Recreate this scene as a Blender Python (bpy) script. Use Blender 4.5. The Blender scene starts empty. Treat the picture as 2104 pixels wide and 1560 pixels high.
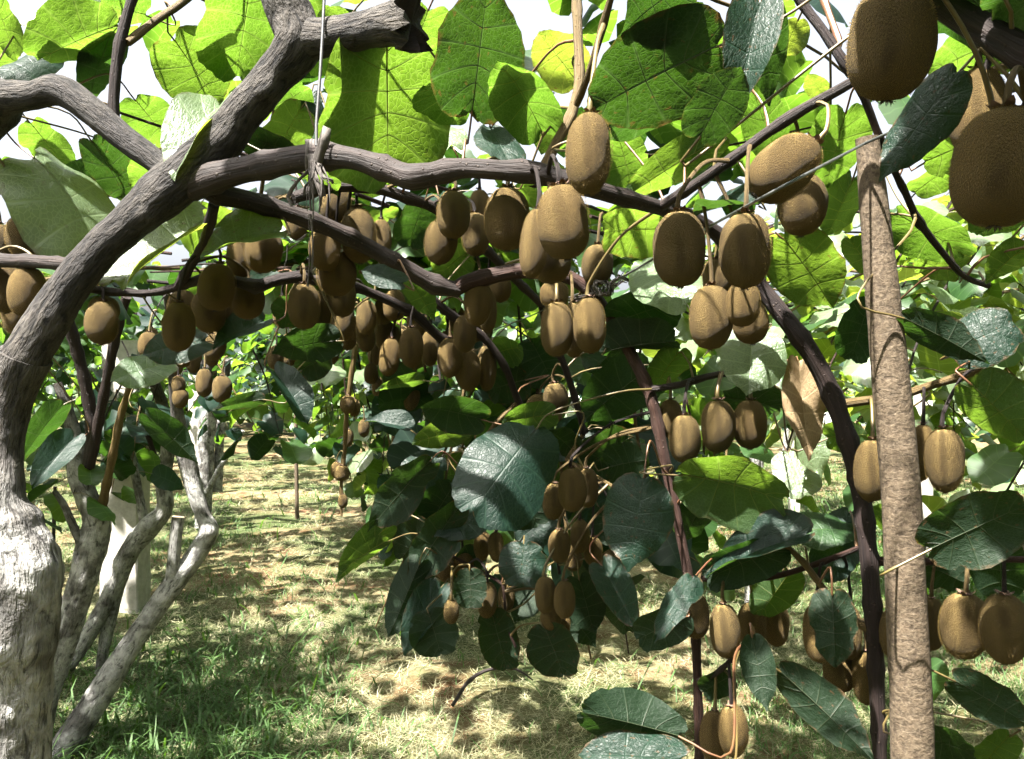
import bpy, math, random
import numpy as np
from mathutils import Vector, Matrix, noise

random.seed(11)
rng = np.random.default_rng(11)
R = math.radians
sc = bpy.context.scene
col = sc.collection

# ------------------------------------------------------------------ camera
F, CX, CY, H = 1651.0, 1052.0, 780.0, 1.30
cam = bpy.data.cameras.new('camera')
cam.sensor_fit = 'HORIZONTAL'
cam.sensor_width = 36.0
cam.lens = 36.0 * F / 2104.0
cam.clip_start, cam.clip_end = 0.02, 600
camo = bpy.data.objects.new('camera', cam)
col.objects.link(camo)
camo.location = (0, 0, H)
camo.rotation_euler = (R(90), 0, 0)
sc.camera = camo
CAM = Vector((0, 0, H))

# ------------------------------------------------------------------ sky and sun
SUN_EL, SUN_AZ = R(63), R(222)           # azimuth clockwise from +y: behind the camera, to the left
SUN = Vector((math.sin(SUN_AZ) * math.cos(SUN_EL), math.cos(SUN_AZ) * math.cos(SUN_EL), math.sin(SUN_EL)))
world = bpy.data.worlds.new('World')
sc.world = world
world.use_nodes = True
wn = world.node_tree
for n in list(wn.nodes):
    wn.nodes.remove(n)
sky = wn.nodes.new('ShaderNodeTexSky')
sky.sky_type = 'NISHITA'
sky.sun_disc = False
sky.sun_elevation = SUN_EL
sky.sun_rotation = SUN_AZ
sky.air_density = 0.8
sky.dust_density = 8.0
sky.ozone_density = 0.6
bg = wn.nodes.new('ShaderNodeBackground')
bg.inputs['Strength'].default_value = 0.05
wo = wn.nodes.new('ShaderNodeOutputWorld')
haz = wn.nodes.new('ShaderNodeHueSaturation')      # a hazy, milky summer sky
haz.inputs['Saturation'].default_value = 0.38
wn.links.new(sky.outputs[0], haz.inputs['Color'])
wn.links.new(haz.outputs[0], bg.inputs[0])
wn.links.new(bg.outputs[0], wo.inputs[0])

sl = bpy.data.lights.new('sun', 'SUN')
sl.energy = 5.0
sl.angle = R(1.0)
sl.color = (1.0, 0.955, 0.87)
so = bpy.data.objects.new('sun', sl)
col.objects.link(so)
so.rotation_euler = (-SUN).to_track_quat('-Z', 'Y').to_euler()

vs = sc.view_settings
vs.view_transform = 'Standard'
vs.look = 'None'
vs.gamma = 1.0
vs.use_curve_mapping = False
vs.exposure = 3.4
sc.cycles.max_bounces = 4
sc.cycles.transmission_bounces = 5
sc.cycles.diffuse_bounces = 2
sc.cycles.use_adaptive_sampling = True
sc.cycles.adaptive_threshold = 0.04
sc.cycles.caustics_reflective = False
sc.cycles.caustics_refractive = False
sc.cycles.use_denoising = True


def P(x, y, d):
    """point seen at pixel (x, y) of the photograph, d metres ahead of the camera"""
    return Vector(((x - CX) / F * d, d, H - (y - CY) / F * d))


def proj(p):
    d = p.y
    if d < 0.05:
        return None
    return (CX + p.x / d * F, CY - (p.z - H) / d * F, d)


def in_frame(p, m=80):
    q = proj(p)
    return q is not None and -m < q[0] < 2104 + m and -m < q[1] < 1560 + m


# ------------------------------------------------------------------ material helpers
class NT:
    def __init__(self, name):
        self.m = bpy.data.materials.new(name)
        self.m.use_nodes = True
        self.t = self.m.node_tree
        for n in list(self.t.nodes):
            self.t.nodes.remove(n)
        self.out = self.t.nodes.new('ShaderNodeOutputMaterial')

    def n(self, typ, ins=None, **kw):
        nd = self.t.nodes.new('ShaderNode' + typ)
        for k, v in kw.items():
            setattr(nd, k, v)
        for k, v in (ins or {}).items():
            self.set(nd.inputs[k], v)
        return nd

    def set(self, sock, v):
        if isinstance(v, bpy.types.NodeSocket):
            self.t.links.new(v, sock)
        elif isinstance(v, bpy.types.Node):
            self.t.links.new(v.outputs[0], sock)
        else:
            if isinstance(v, tuple) and len(v) == 3 and sock.type == 'RGBA':
                v = v + (1.0,)
            sock.default_value = v

    def ramp(self, fac, stops, interp='LINEAR'):
        nd = self.t.nodes.new('ShaderNodeValToRGB')
        nd.color_ramp.interpolation = interp
        el = nd.color_ramp.elements
        while len(el) < len(stops):
            el.new(0.5)
        for e, (p, c) in zip(el, stops):
            e.position = p
            e.color = (c, c, c, 1) if isinstance(c, (int, float)) else tuple(c) + (1,)
        self.set(nd.inputs[0], fac)
        return nd.outputs[0]

    def mix(self, f, a, b, blend='MIX'):
        nd = self.t.nodes.new('ShaderNodeMix')
        nd.data_type = 'RGBA'
        nd.blend_type = blend
        self.set(nd.inputs[0], f)
        self.set(nd.inputs[6], a)
        self.set(nd.inputs[7], b)
        return nd.outputs[2]

    def math(self, op, a, b=0.0, c=0.0, clamp=False):
        nd = self.t.nodes.new('ShaderNodeMath')
        nd.operation = op
        nd.use_clamp = clamp
        self.set(nd.inputs[0], a)
        self.set(nd.inputs[1], b)
        self.set(nd.inputs[2], c)
        return nd.outputs[0]

    def noise(self, vec, scale, detail=4, rough=0.55, dist=0.0):
        nd = self.n('TexNoise', {'Scale': scale, 'Detail': detail, 'Roughness': rough, 'Distortion': dist})
        if vec is not None:
            self.set(nd.inputs['Vector'], vec)
        return nd.outputs[0]

    def pos(self):
        return self.n('NewGeometry').outputs['Position']

    def uv(self, name='UVMap'):
        return self.n('UVMap', uv_map=name).outputs[0]

    def mapping(self, vec, scale=(1, 1, 1), loc=(0, 0, 0)):
        nd = self.n('Mapping', {'Scale': scale, 'Location': loc})
        self.set(nd.inputs['Vector'], vec)
        return nd.outputs[0]

    def bump(self, h, strength, dist):
        return self.n('Bump', {'Strength': strength, 'Distance': dist, 'Height': h}).outputs[0]

    def done(self, shader):
        self.set(self.out.inputs[0], shader)
        return self.m


def leaf_material(name, top_a, top_b, under, trans_a, trans_b, tfac=0.45, spec=0.5, rough=0.4, plain=False):
    """two-sided leaf: glossy above, matt and paler below, letting light through"""
    k = NT(name)
    geo = k.n('NewGeometry')
    back = geo.outputs['Backfacing']
    vein = k.uv('vein')
    rnd = k.n('ObjectInfo').outputs['Random']
    low = k.noise(geo.outputs['Position'], 5.0, 0 if plain else 1)
    var = k.math('ADD', k.math('MULTIPLY', rnd, 0.55), k.math('MULTIPLY', low, 0.6), clamp=True)
    sx = k.n('SeparateXYZ')
    k.set(sx.inputs[0], vein)
    lat = k.math('ABSOLUTE', k.math('SUBTRACT', k.math('FRACT', k.math('ADD', sx.outputs[1], 0.5)), 0.5))
    lat = k.ramp(lat, [(0.0, 1.0), (0.075, 0.0)])
    mid = k.ramp(sx.outputs[0], [(0.0, 1.0), (0.035, 0.0)])
    veins = k.math('MAXIMUM', k.math('MULTIPLY', lat, 0.75), mid)
    top = k.mix(var, top_a, top_b)
    und = under
    tc = k.mix(var, trans_a, trans_b)
    vt, vu, vtr = tuple(c * 2.2 + .01 for c in top_b), tuple(c * 1.9 + .01 for c in under), tuple(min(.7, c * 1.7 + .06) for c in trans_b)
    nrm = None
    if not plain:
        uv = k.uv()
        blot = k.noise(uv, 5.0, 3, 0.65)
        vor = k.n('TexVoronoi', {'Scale': 26.0}, feature='DISTANCE_TO_EDGE')   # fine net of small veins
        k.set(vor.inputs['Vector'], uv)
        net = k.ramp(vor.outputs['Distance'], [(0.0, 1.0), (0.12, 0.0)])
        veins = k.math('MAXIMUM', veins, k.math('MULTIPLY', net, 0.42))
        top = k.mix(k.math('MULTIPLY', blot, 0.45), top, tuple(c * 0.5 for c in top_a))
        und = k.mix(k.math('MULTIPLY', blot, 0.4), under, tuple(c * 0.7 for c in under))
        tc = k.mix(k.math('MULTIPLY', blot, 0.4), tc, tuple(c * 0.55 for c in trans_a))
    top = k.mix(k.math('MULTIPLY', veins, 0.35), top, vt)
    und = k.mix(k.math('MULTIPLY', veins, 0.5), und, vu)
    tc = k.mix(k.math('MULTIPLY', veins, 0.5), tc, vtr)
    colr = k.mix(back, top, und)
    if not plain:
        spots = k.ramp(k.noise(uv, 14.0, 2, 0.6, 0.4), [(0.64, 0.0), (0.70, 1.0)])
        spots = k.math('MULTIPLY', spots, k.ramp(rnd, [(0.45, 0.0), (0.9, 0.8)]))
        edge = k.math('MULTIPLY', k.ramp(k.math('ADD', k.math('MULTIPLY', sx.outputs[0], 0.7), k.math('MULTIPLY', blot, 0.4)), [(0.86, 0.0), (0.94, 1.0)]), k.ramp(rnd, [(0.3, 0.0), (0.8, 0.9)]))
        spots = k.math('MAXIMUM', spots, edge)
        colr = k.mix(spots, colr, (0.05, 0.028, 0.011))
        tc = k.mix(spots, tc, (0.12, 0.07, 0.02))
        puck = k.n('TexVoronoi', {'Scale': 15.0}, feature='SMOOTH_F1')
        k.set(puck.inputs['Vector'], uv)
        h = k.math('ADD', k.math('MULTIPLY', veins, -0.5), k.math('ADD', k.math('MULTIPLY', blot, 0.5), k.math('MULTIPLY', puck.outputs['Distance'], -0.8)))
        nrm = k.bump(h, 0.4, 0.003)
    pr = k.n('BsdfPrincipled', {'Base Color': colr, 'Roughness': k.mix(back, (rough, rough, rough), (0.62, 0.62, 0.62)),
                                'Specular IOR Level': k.mix(back, (spec, spec, spec), (0.2, 0.2, 0.2))})
    tr = k.n('BsdfTranslucent', {'Color': tc})
    if nrm is not None:
        k.set(pr.inputs['Normal'], nrm)
        k.set(tr.inputs['Normal'], nrm)
    mx = k.n('MixShader', {0: tfac})
    k.set(mx.inputs[1], pr)
    k.set(mx.inputs[2], tr)
    return k.done(mx)


M = {}
LEAVES = {  # dark set paints shade and sky tint, pale set sunlight, into leaf colour
    'leaf': ((0.010, 0.034, 0.009), (0.020, 0.050, 0.011), (0.019, 0.040, 0.011), (0.055, 0.150, 0.010), (0.155, 0.245, 0.018), 0.46, 0.40, 0.45),
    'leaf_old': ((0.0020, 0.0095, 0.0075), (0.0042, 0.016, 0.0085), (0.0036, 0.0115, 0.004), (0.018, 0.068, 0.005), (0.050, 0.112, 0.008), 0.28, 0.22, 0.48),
    'leaf_pale': ((0.058, 0.095, 0.046), (0.100, 0.132, 0.072), (0.062, 0.092, 0.046), (0.15, 0.24, 0.018), (0.25, 0.32, 0.028), 0.42, 0.55, 0.36)}
for k_, a_ in LEAVES.items():
    M[k_] = leaf_material(k_ + '_near', *a_)
    M[k_ + '_far'] = leaf_material(k_ + '_plain', *a_, plain=True)


def m_vein(name, c, t, f):
    k = NT(name)
    pr = k.n('BsdfPrincipled', {'Base Color': c, 'Roughness': 0.55})
    tr = k.n('BsdfTranslucent', {'Color': t})
    mx = k.n('MixShader', {0: f})
    k.set(mx.inputs[1], pr)
    k.set(mx.inputs[2], tr)
    return k.done(mx)


def m_petiole(name, a, b):
    k = NT(name)
    n_ = k.noise(k.pos(), 40, 3)
    c = k.mix(k.ramp(n_, [(0.35, 0.0), (0.65, 1.0)]), a, b)
    pr = k.n('BsdfPrincipled', {'Base Color': c, 'Roughness': 0.5, 'Subsurface Weight': 0.0})
    return k.done(pr)


def m_bark(name, base, dark, pale, pale_amt, fx=26.0, fy=9.0, strength=0.8, dist=0.006, lichen=(0.62, 0.62, 0.57), lichen_amt=0.0):
    k = NT(name)
    uv = k.uv()
    v = k.mapping(uv, (fx, fy, 1))
    n1 = k.noise(v, 1.0, 5, 0.65, 0.6)
    v2 = k.mapping(uv, (fx * 2.6, fy * 1.3, 1))
    n2 = k.noise(v2, 1.0, 3, 0.6, 0.3)
    n3 = k.noise(k.pos(), 9.0, 3, 0.6)
    n4 = k.noise(k.pos(), 38.0, 3, 0.7)
    c = k.mix(k.ramp(n1, [(0.38, 0.0), (0.58, 1.0)]), dark, base)
    c = k.mix(k.math('MULTIPLY', k.ramp(n2, [(0.45, 0.0), (0.7, 1.0)]), pale_amt), c, pale)
    if lichen_amt:
        f = k.math('MULTIPLY', k.ramp(n3, [(0.40, 0.0), (0.60, 1.0)]), k.ramp(n4, [(0.28, 0.2), (0.55, 1.0)]))
        f = k.math('MULTIPLY', f, k.ramp(n1, [(0.42, 0.0), (0.50, 1.0)]))
        c = k.mix(k.math('MULTIPLY', f, lichen_amt), c, lichen)
    h = k.math('ADD', k.math('MULTIPLY', n1, 1.0), k.math('MULTIPLY', n2, 0.45))
    h = k.math('ADD', h, k.math('MULTIPLY', n4, 0.35))
    nrm = k.bump(h, strength, dist)
    pr = k.n('BsdfPrincipled', {'Base Color': c, 'Roughness': 0.85, 'Specular IOR Level': 0.25, 'Normal': nrm})
    return k.done(pr)


def m_cane(name, a, b, spot, rough=0.72):
    k = NT(name)
    uv = k.uv()
    n1 = k.noise(k.mapping(uv, (9, 16, 1)), 1.0, 5, 0.6, 0.3)
    n2 = k.noise(k.mapping(uv, (30, 4, 1)), 1.0, 4, 0.6)
    vo = k.n('TexVoronoi', {'Scale': 1.0})
    k.set(vo.inputs['Vector'], k.mapping(uv, (9, 120, 1)))
    sp = k.ramp(vo.outputs['Distance'], [(0.10, 1.0), (0.20, 0.0)])
    c = k.mix(k.ramp(n1, [(0.35, 0.0), (0.65, 1.0)]), a, b)
    c = k.mix(k.math('MULTIPLY', sp, 0.7), c, spot)
    c = k.mix(k.math('MULTIPLY', k.ramp(n2, [(0.5, 0.0), (0.75, 1.0)]), 0.4), c, spot)
    h = k.math('ADD', k.math('MULTIPLY', sp, 0.6), k.math('ADD', n1, k.math('MULTIPLY', n2, 0.7)))
    pr = k.n('BsdfPrincipled', {'Base Color': c, 'Roughness': rough, 'Specular IOR Level': 0.22, 'Normal': k.bump(h, 0.9, 0.004)})
    return k.done(pr)


def m_fruit():
    k = NT('kiwi_skin')
    tc = k.n('TexCoord').outputs['Object']
    rnd = k.n('ObjectInfo').outputs['Random']
    n1 = k.noise(tc, 3.0, 4)
    n2 = k.noise(k.mapping(tc, (1, 1, 0.6)), 70.0, 3, 0.7)
    c = k.mix(n1, (0.038, 0.0205, 0.0042), (0.085, 0.049, 0.0105))
    c = k.mix(k.ramp(n2, [(0.36, 0.0), (0.62, 1.0)]), k.mix(0.6, c, (0.015, 0.007, 0.002)), c)
    c = k.mix(k.math('MULTIPLY', rnd, 0.75), c, (0.026, 0.0165, 0.0055))
    pr = k.n('BsdfPrincipled', {'Base Color': c, 'Roughness': 0.85, 'Specular IOR Level': 0.2,
                                'Sheen Weight': 0.32, 'Sheen Roughness': 0.30, 'Sheen Tint': (0.62, 0.44, 0.16, 1.0),
                                'Normal': k.bump(n2, 0.8, 0.05)})
    return k.done(pr)


def m_simple(name, c1, c2, scale=20.0, rough=0.8, bump=0.3, dist=0.003, metallic=0.0):
    k = NT(name)
    n_ = k.noise(k.pos(), scale, 6, 0.65)
    c = k.mix(k.ramp(n_, [(0.32, 0.0), (0.68, 1.0)]), c1, c2)
    pr = k.n('BsdfPrincipled', {'Base Color': c, 'Roughness': rough, 'Metallic': metallic,
                                'Normal': k.bump(n_, bump, dist)})
    return k.done(pr)


def m_grass(name, c1, c2, c3, trans, tf):
    k = NT(name)
    p = k.pos()
    n1 = k.noise(p, 3.0, 3)
    n2 = k.noise(p, 60.0, 2)
    c = k.mix(k.ramp(n1, [(0.35, 0.0), (0.65, 1.0)]), c1, c2)
    c = k.mix(k.ramp(n2, [(0.4, 0.0), (0.7, 1.0)]), c, c3)
    pr = k.n('BsdfPrincipled', {'Base Color': c, 'Roughness': 0.6, 'Specular IOR Level': 0.3})
    tr = k.n('BsdfTranslucent', {'Color': trans})
    mx = k.n('MixShader', {0: tf})
    k.set(mx.inputs[1], pr)
    k.set(mx.inputs[2], tr)
    return k.done(mx)


def m_ground():
    k = NT('orchard_soil')
    p = k.pos()
    n1 = k.noise(p, 0.9, 5, 0.6)
    n2 = k.noise(p, 5.0, 6, 0.65)
    n3 = k.noise(p, 55.0, 5, 0.7)
    soil = k.mix(n3, (0.040, 0.019, 0.010), (0.125, 0.066, 0.034))
    straw = k.mix(n3, (0.075, 0.062, 0.033), (0.20, 0.168, 0.095))
    green = k.mix(n3, (0.012, 0.027, 0.008), (0.034, 0.060, 0.018))
    c = k.mix(k.ramp(n2, [(0.40, 0.0), (0.58, 1.0)]), soil, straw)
    c = k.mix(k.math('MULTIPLY', k.ramp(n1, [(0.40, 0.0), (0.55, 1.0)]), 0.8), c, green)
    h = k.math('ADD', n3, n2)
    pr = k.n('BsdfPrincipled', {'Base Color': c, 'Roughness': 0.95, 'Specular IOR Level': 0.1,
                                'Normal': k.bump(h, 0.8, 0.03)})
    return k.done(pr)


M['vein_leaf'] = m_vein('leaf_vein', (0.0660, 0.0750, 0.0180), (0.3720, 0.3720, 0.0240), 0.45)
M['vein_leaf_old'] = m_vein('leaf_vein_dark', (0.0165, 0.0248, 0.0086), (0.0726, 0.0990, 0.0066), 0.3)  # veins darkened along with the shade painted into the dark leaves
M['vein_leaf_pale'] = m_vein('leaf_vein_pale', (0.0780, 0.0900, 0.0360), (0.3720, 0.3840, 0.0480), 0.4)
M['petiole'] = m_petiole('petiole', (0.0546, 0.0357, 0.0118), (0.0714, 0.0546, 0.0147))
M['petiole_red'] = m_petiole('petiole_reddish', (0.0683, 0.0250, 0.0114), (0.0865, 0.0432, 0.0159))
M['bark'] = m_bark('old_bark', (0.0174, 0.0155, 0.0155), (0.0037, 0.0034, 0.0037), (0.0496, 0.0409, 0.0341), 0.45, 17, 40, 1.0, 0.010,
                   (0.1054, 0.0930, 0.0775), 0.3)


def m_trunk():
    k = NT('whitewashed_bark')
    uv, p = k.uv(), k.pos()
    n1 = k.noise(k.mapping(uv, (17, 26, 1)), 1.0, 5, 0.65, 0.6)
    n2 = k.noise(k.mapping(uv, (44, 30, 1)), 1.0, 3, 0.6, 0.3)
    n3 = k.noise(p, 10.0, 3, 0.6)
    n4 = k.noise(p, 42.0, 3, 0.7)
    bark = k.mix(k.ramp(n1, [(0.38, 0.0), (0.60, 1.0)]), (0.010, 0.009, 0.009), (0.042, 0.037, 0.034))
    bark = k.mix(k.math('MULTIPLY', k.ramp(n2, [(0.5, 0.0), (0.72, 1.0)]), 0.6), bark, (0.105, 0.088, 0.074))
    lime = k.mix(k.ramp(n4, [(0.34, 0.0), (0.60, 1.0)]), (0.145, 0.142, 0.136), (0.27, 0.265, 0.255))
    lime = k.mix(k.math('MULTIPLY', k.ramp(n1, [(0.36, 1.0), (0.47, 0.0)]), 0.85), lime, (0.022, 0.021, 0.020))
    lime = k.mix(k.math('MULTIPLY', k.ramp(n3, [(0.40, 1.0), (0.52, 0.0)]), 0.75), lime, bark)
    z = k.n('SeparateXYZ')
    k.set(z.inputs[0], p)
    f = k.math('ADD', z.outputs[2], k.math('MULTIPLY', k.math('SUBTRACT', n3, 0.5), 0.45))
    f = k.ramp(k.math('SUBTRACT', f, 0.6), [(0.50, 1.0), (0.62, 0.12)])
    c = k.mix(f, bark, lime)
    h = k.math('ADD', n1, k.math('ADD', k.math('MULTIPLY', n2, 0.5), k.math('MULTIPLY', n4, 0.4)))
    pr = k.n('BsdfPrincipled', {'Base Color': c, 'Roughness': 0.9, 'Specular IOR Level': 0.15, 'Normal': k.bump(h, 1.0, 0.011)})
    return k.done(pr)


M['bark_white'] = m_trunk()
M['cane'] = m_cane('cane_bark_red', (0.0105, 0.0041, 0.0030), (0.0240, 0.0097, 0.0067), (0.0638, 0.0375, 0.0263))
M['cane_grey'] = m_cane('cane_bark_grey', (0.0085, 0.0064, 0.0064), (0.0221, 0.0153, 0.0140), (0.0527, 0.0391, 0.0323))
M['cane_dark'] = m_cane('cane_bark_dark', (0.0055, 0.0032, 0.0035), (0.0134, 0.0079, 0.0071), (0.0394, 0.0256, 0.0197))
M['shoot'] = m_cane('shoot_green_brown', (0.0488, 0.0302, 0.0107), (0.0780, 0.0536, 0.0185), (0.1219, 0.0926, 0.0415))
M['stake'] = m_bark('pole_bark', (0.066, 0.048, 0.031), (0.026, 0.018, 0.011), (0.120, 0.094, 0.066), 0.6, 12, 170, 0.7, 0.0022)
M['concrete'] = m_simple('concrete', (0.1890, 0.1785, 0.1575), (0.2800, 0.2660, 0.2380), 30, 0.9, 0.4, 0.004)
M['fruit'] = m_fruit()
M['fuzz'] = m_grass('kiwi_fuzz', (0.085, 0.052, 0.013), (0.14, 0.090, 0.024), (0.19, 0.125, 0.036), (0.30, 0.20, 0.06), 0.5)
M['sepal'] = m_simple('dry_sepal', (0.0330, 0.0156, 0.0096), (0.0960, 0.0510, 0.0300), 150, 0.85)
M['tuft'] = m_simple('dry_stigma', (0.012, 0.009, 0.008), (0.035, 0.024, 0.018), 150, 0.9)
M['wire'] = m_simple('galvanised_wire', (0.0800, 0.0850, 0.0850), (0.1300, 0.1350, 0.1350), 90, 0.42, 0.2, 0.0005, 0.7)
M['wire_dark'] = m_simple('dark_wire', (0.014, 0.014, 0.015), (0.030, 0.030, 0.032), 90, 0.5, 0.2, 0.0005)
M['raffia'] = m_simple('faded_raffia', (0.030, 0.025, 0.023), (0.075, 0.063, 0.056), 160, 0.85)
M['dry'] = leaf_material('leaf_dry', (0.15, 0.10, 0.052), (0.21, 0.155, 0.09), (0.17, 0.12, 0.066),
                         (0.20, 0.115, 0.04), (0.26, 0.17, 0.07), 0.3, 0.15, 0.7)
M['ground'] = m_ground()
M['grass'] = m_grass('grass_green', (0.0157, 0.0464, 0.0093), (0.0321, 0.0714, 0.0128), (0.0500, 0.0857, 0.0286), (0.0857, 0.1856, 0.0143), 0.3)
M['straw'] = m_grass('grass_dry', (0.165, 0.145, 0.085), (0.26, 0.235, 0.15), (0.085, 0.105, 0.05), (0.20, 0.18, 0.10), 0.2)
M['stone'] = m_simple('clod', (0.075, 0.055, 0.045), (0.12, 0.09, 0.075), 40, 0.9, 0.5)
M['wood_cut'] = m_simple('cut_wood', (0.30, 0.22, 0.15), (0.42, 0.33, 0.24), 60, 0.85)


# ------------------------------------------------------------------ mesh helpers
class MB:
    """collects geometry for one mesh; slots: list of material keys"""
    def __init__(self):
        self.v, self.f, self.uv, self.uv2, self.mi = [], [], [], [], []

    def add(self, verts, faces, uvs=None, mi=0, uv2=None):
        o = len(self.v)
        self.v.extend(verts)
        for f in faces:
            self.f.append(tuple(i + o for i in f))
            self.mi.append(mi)
        n = len(verts)
        self.uv.extend(uvs if uvs else [(0.0, 0.0)] * n)
        self.uv2.extend(uv2 if uv2 else [(0.5, 0.5)] * n)

    def mesh(self, name, mats, smooth=True, leafy=False):
        me = bpy.data.meshes.new(name)
        me.from_pydata([tuple(p) for p in self.v], [], self.f)
        for m in mats:
            me.materials.append(M[m])
        me.polygons.foreach_set('material_index', np.array(self.mi, dtype=np.int32))
        me.polygons.foreach_set('use_smooth', np.full(len(self.f), smooth))
        vi = np.empty(len(me.loops), dtype=np.int32)
        me.loops.foreach_get('vertex_index', vi)
        l1 = me.uv_layers.new(name='UVMap')
        l1.data.foreach_set('uv', np.array(self.uv, dtype=np.float32)[vi].ravel())
        if leafy:
            l2 = me.uv_layers.new(name='vein')
            l2.data.foreach_set('uv', np.array(self.uv2, dtype=np.float32)[vi].ravel())
        me.update()
        return me


def link(name, data, parent=None, loc=None):
    o = bpy.data.objects.new(name, data)
    col.objects.link(o)
    if parent is not None:
        o.parent = parent
    if loc is not None:
        o.location = loc
    return o


def tag(o, label=None, category=None, group=None, kind=None):
    if label:
        o['label'] = label
    if category:
        o['category'] = category
    if group:
        o['group'] = group
    if kind:
        o['kind'] = kind
    return o


def thing(name, loc, label, category, group=None):
    o = link(name, None, None, loc)
    o.empty_display_size = 0.05
    return tag(o, label, category, group)


def catmull(pts, radii, step):
    """smooth resampled path"""
    n = len(pts)
    if n == 2:
        L = (pts[1] - pts[0]).length
        k = max(1, int(L / step))
        return ([pts[0].lerp(pts[1], i / k) for i in range(k + 1)], [radii[0] + (radii[1] - radii[0]) * i / k for i in range(k + 1)])
    op, orr = [], []
    for i in range(n - 1):
        p0 = pts[i - 1] if i > 0 else pts[0] * 2 - pts[1]
        p1, p2 = pts[i], pts[i + 1]
        p3 = pts[i + 2] if i + 2 < n else pts[-1] * 2 - pts[-2]
        k = max(1, int((p2 - p1).length / step))
        for j in range(k):
            t = j / k
            q = 0.5 * ((2 * p1) + (p2 - p0) * t + (2 * p0 - 5 * p1 + 4 * p2 - p3) * t * t + (3 * p1 - p0 - 3 * p2 + p3) * t ** 3)
            op.append(q)
            orr.append(radii[i] + (radii[i + 1] - radii[i]) * (t * t * (3 - 2 * t)))
    op.append(pts[-1])
    orr.append(radii[-1])
    return op, orr


def tube(mb, path, radii, seg=8, mi=0, amp=0.0, freq=60.0, knots=(), cap_mi=None, origin=Vector((0, 0, 0)), jag=0.0):
    n = len(path)
    T = [(path[min(i + 1, n - 1)] - path[max(i - 1, 0)]).normalized() for i in range(n)]
    a = Vector((0, 0, 1)) if abs(T[0].z) < 0.9 else Vector((1, 0, 0))
    N = (a - T[0] * a.dot(T[0])).normalized()
    verts, uvs, faces = [], [], []
    s = 0.0
    for i in range(n):
        if i:
            s += (path[i] - path[i - 1]).length
            N = (N - T[i] * N.dot(T[i])).normalized()
        B = T[i].cross(N)
        for j in range(seg + 1):
            th = 2 * math.pi * (j % seg) / seg
            dr = N * math.cos(th) + B * math.sin(th)
            r = radii[i]
            if amp:
                q = path[i] + dr * r
                w = noise.noise(q * freq) + 0.5 * noise.noise(q * freq * 2.3) + 0.9 * noise.noise(Vector((q.x * freq * .3, q.y * freq * .3, q.z * freq * .12)))
                r *= 1 + amp * w
            for (kp, kr, kh) in knots:
                e = (path[i] + dr * r - kp).length / kr
                if e < 2:
                    r += kh * math.exp(-e * e * 1.6)
            if jag and i >= n - 2:
                verts.append(path[i] + dr * r + T[i] * jag * noise.noise(dr * 7 + path[i] * 11) - origin)
            else:
                verts.append(path[i] + dr * r - origin)
            uvs.append((j / seg, s))
    w = seg + 1
    for i in range(n - 1):
        for j in range(seg):
            faces.append((i * w + j, i * w + j + 1, (i + 1) * w + j + 1, (i + 1) * w + j))
    mb.add(verts, faces, uvs, mi)
    cm = mi if cap_mi is None else cap_mi
    for (i, flip) in ((0, True), (n - 1, False)):
        ring = [verts[i * w + j] for j in range(seg)]
        c = path[i] - origin
        fs = [((seg, (j + 1) % seg, j) if flip else (seg, j, (j + 1) % seg)) for j in range(seg)]
        mb.add(ring + [c], fs, [(0.5 + 0.1 * math.cos(6.28 * j / seg), s + 0.1 * math.sin(6.28 * j / seg)) for j in range(seg)] + [(0.5, s)], cm)


# ------------------------------------------------------------------ leaf meshes
OUT_A = [(0, 0), (0.10, -0.075), (0.24, -0.085), (0.39, -0.01), (0.49, 0.16), (0.525, 0.36), (0.49, 0.57), (0.38, 0.76), (0.22, 0.90), (0.08, 0.965), (0, 1.0)]
OUT_B = [(0, 0), (0.10, -0.06), (0.25, -0.06), (0.40, 0.04), (0.50, 0.22), (0.54, 0.44), (0.52, 0.65), (0.43, 0.83), (0.28, 0.94), (0.12, 0.965), (0, 0.93)]
OUT_C = [(0, 0), (0.08, -0.04), (0.20, -0.03), (0.33, 0.07), (0.43, 0.24), (0.47, 0.44), (0.43, 0.63), (0.33, 0.79), (0.19, 0.91), (0.07, 1.0), (0, 1.08)]


def outline(o, v):
    n = len(o) - 1
    x = v * n
    i = min(int(x), n - 1)
    t = x - i
    p = [Vector((*o[max(0, min(n, i + k))], 0)) for k in (-1, 0, 1, 2)]
    if i == 0:
        p[0] = Vector((-o[1][0], o[1][1], 0))
    if i == n - 1:
        p[3] = Vector((-o[n - 1][0], o[n - 1][1], 0))
    q = 0.5 * ((2 * p[1]) + (p[2] - p[0]) * t + (2 * p[0] - 5 * p[1] + 4 * p[2] - p[3]) * t * t + (3 * p[1] - p[0] - 3 * p[2] + p[3]) * t ** 3)
    return q.x, q.y


NV = 7


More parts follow.
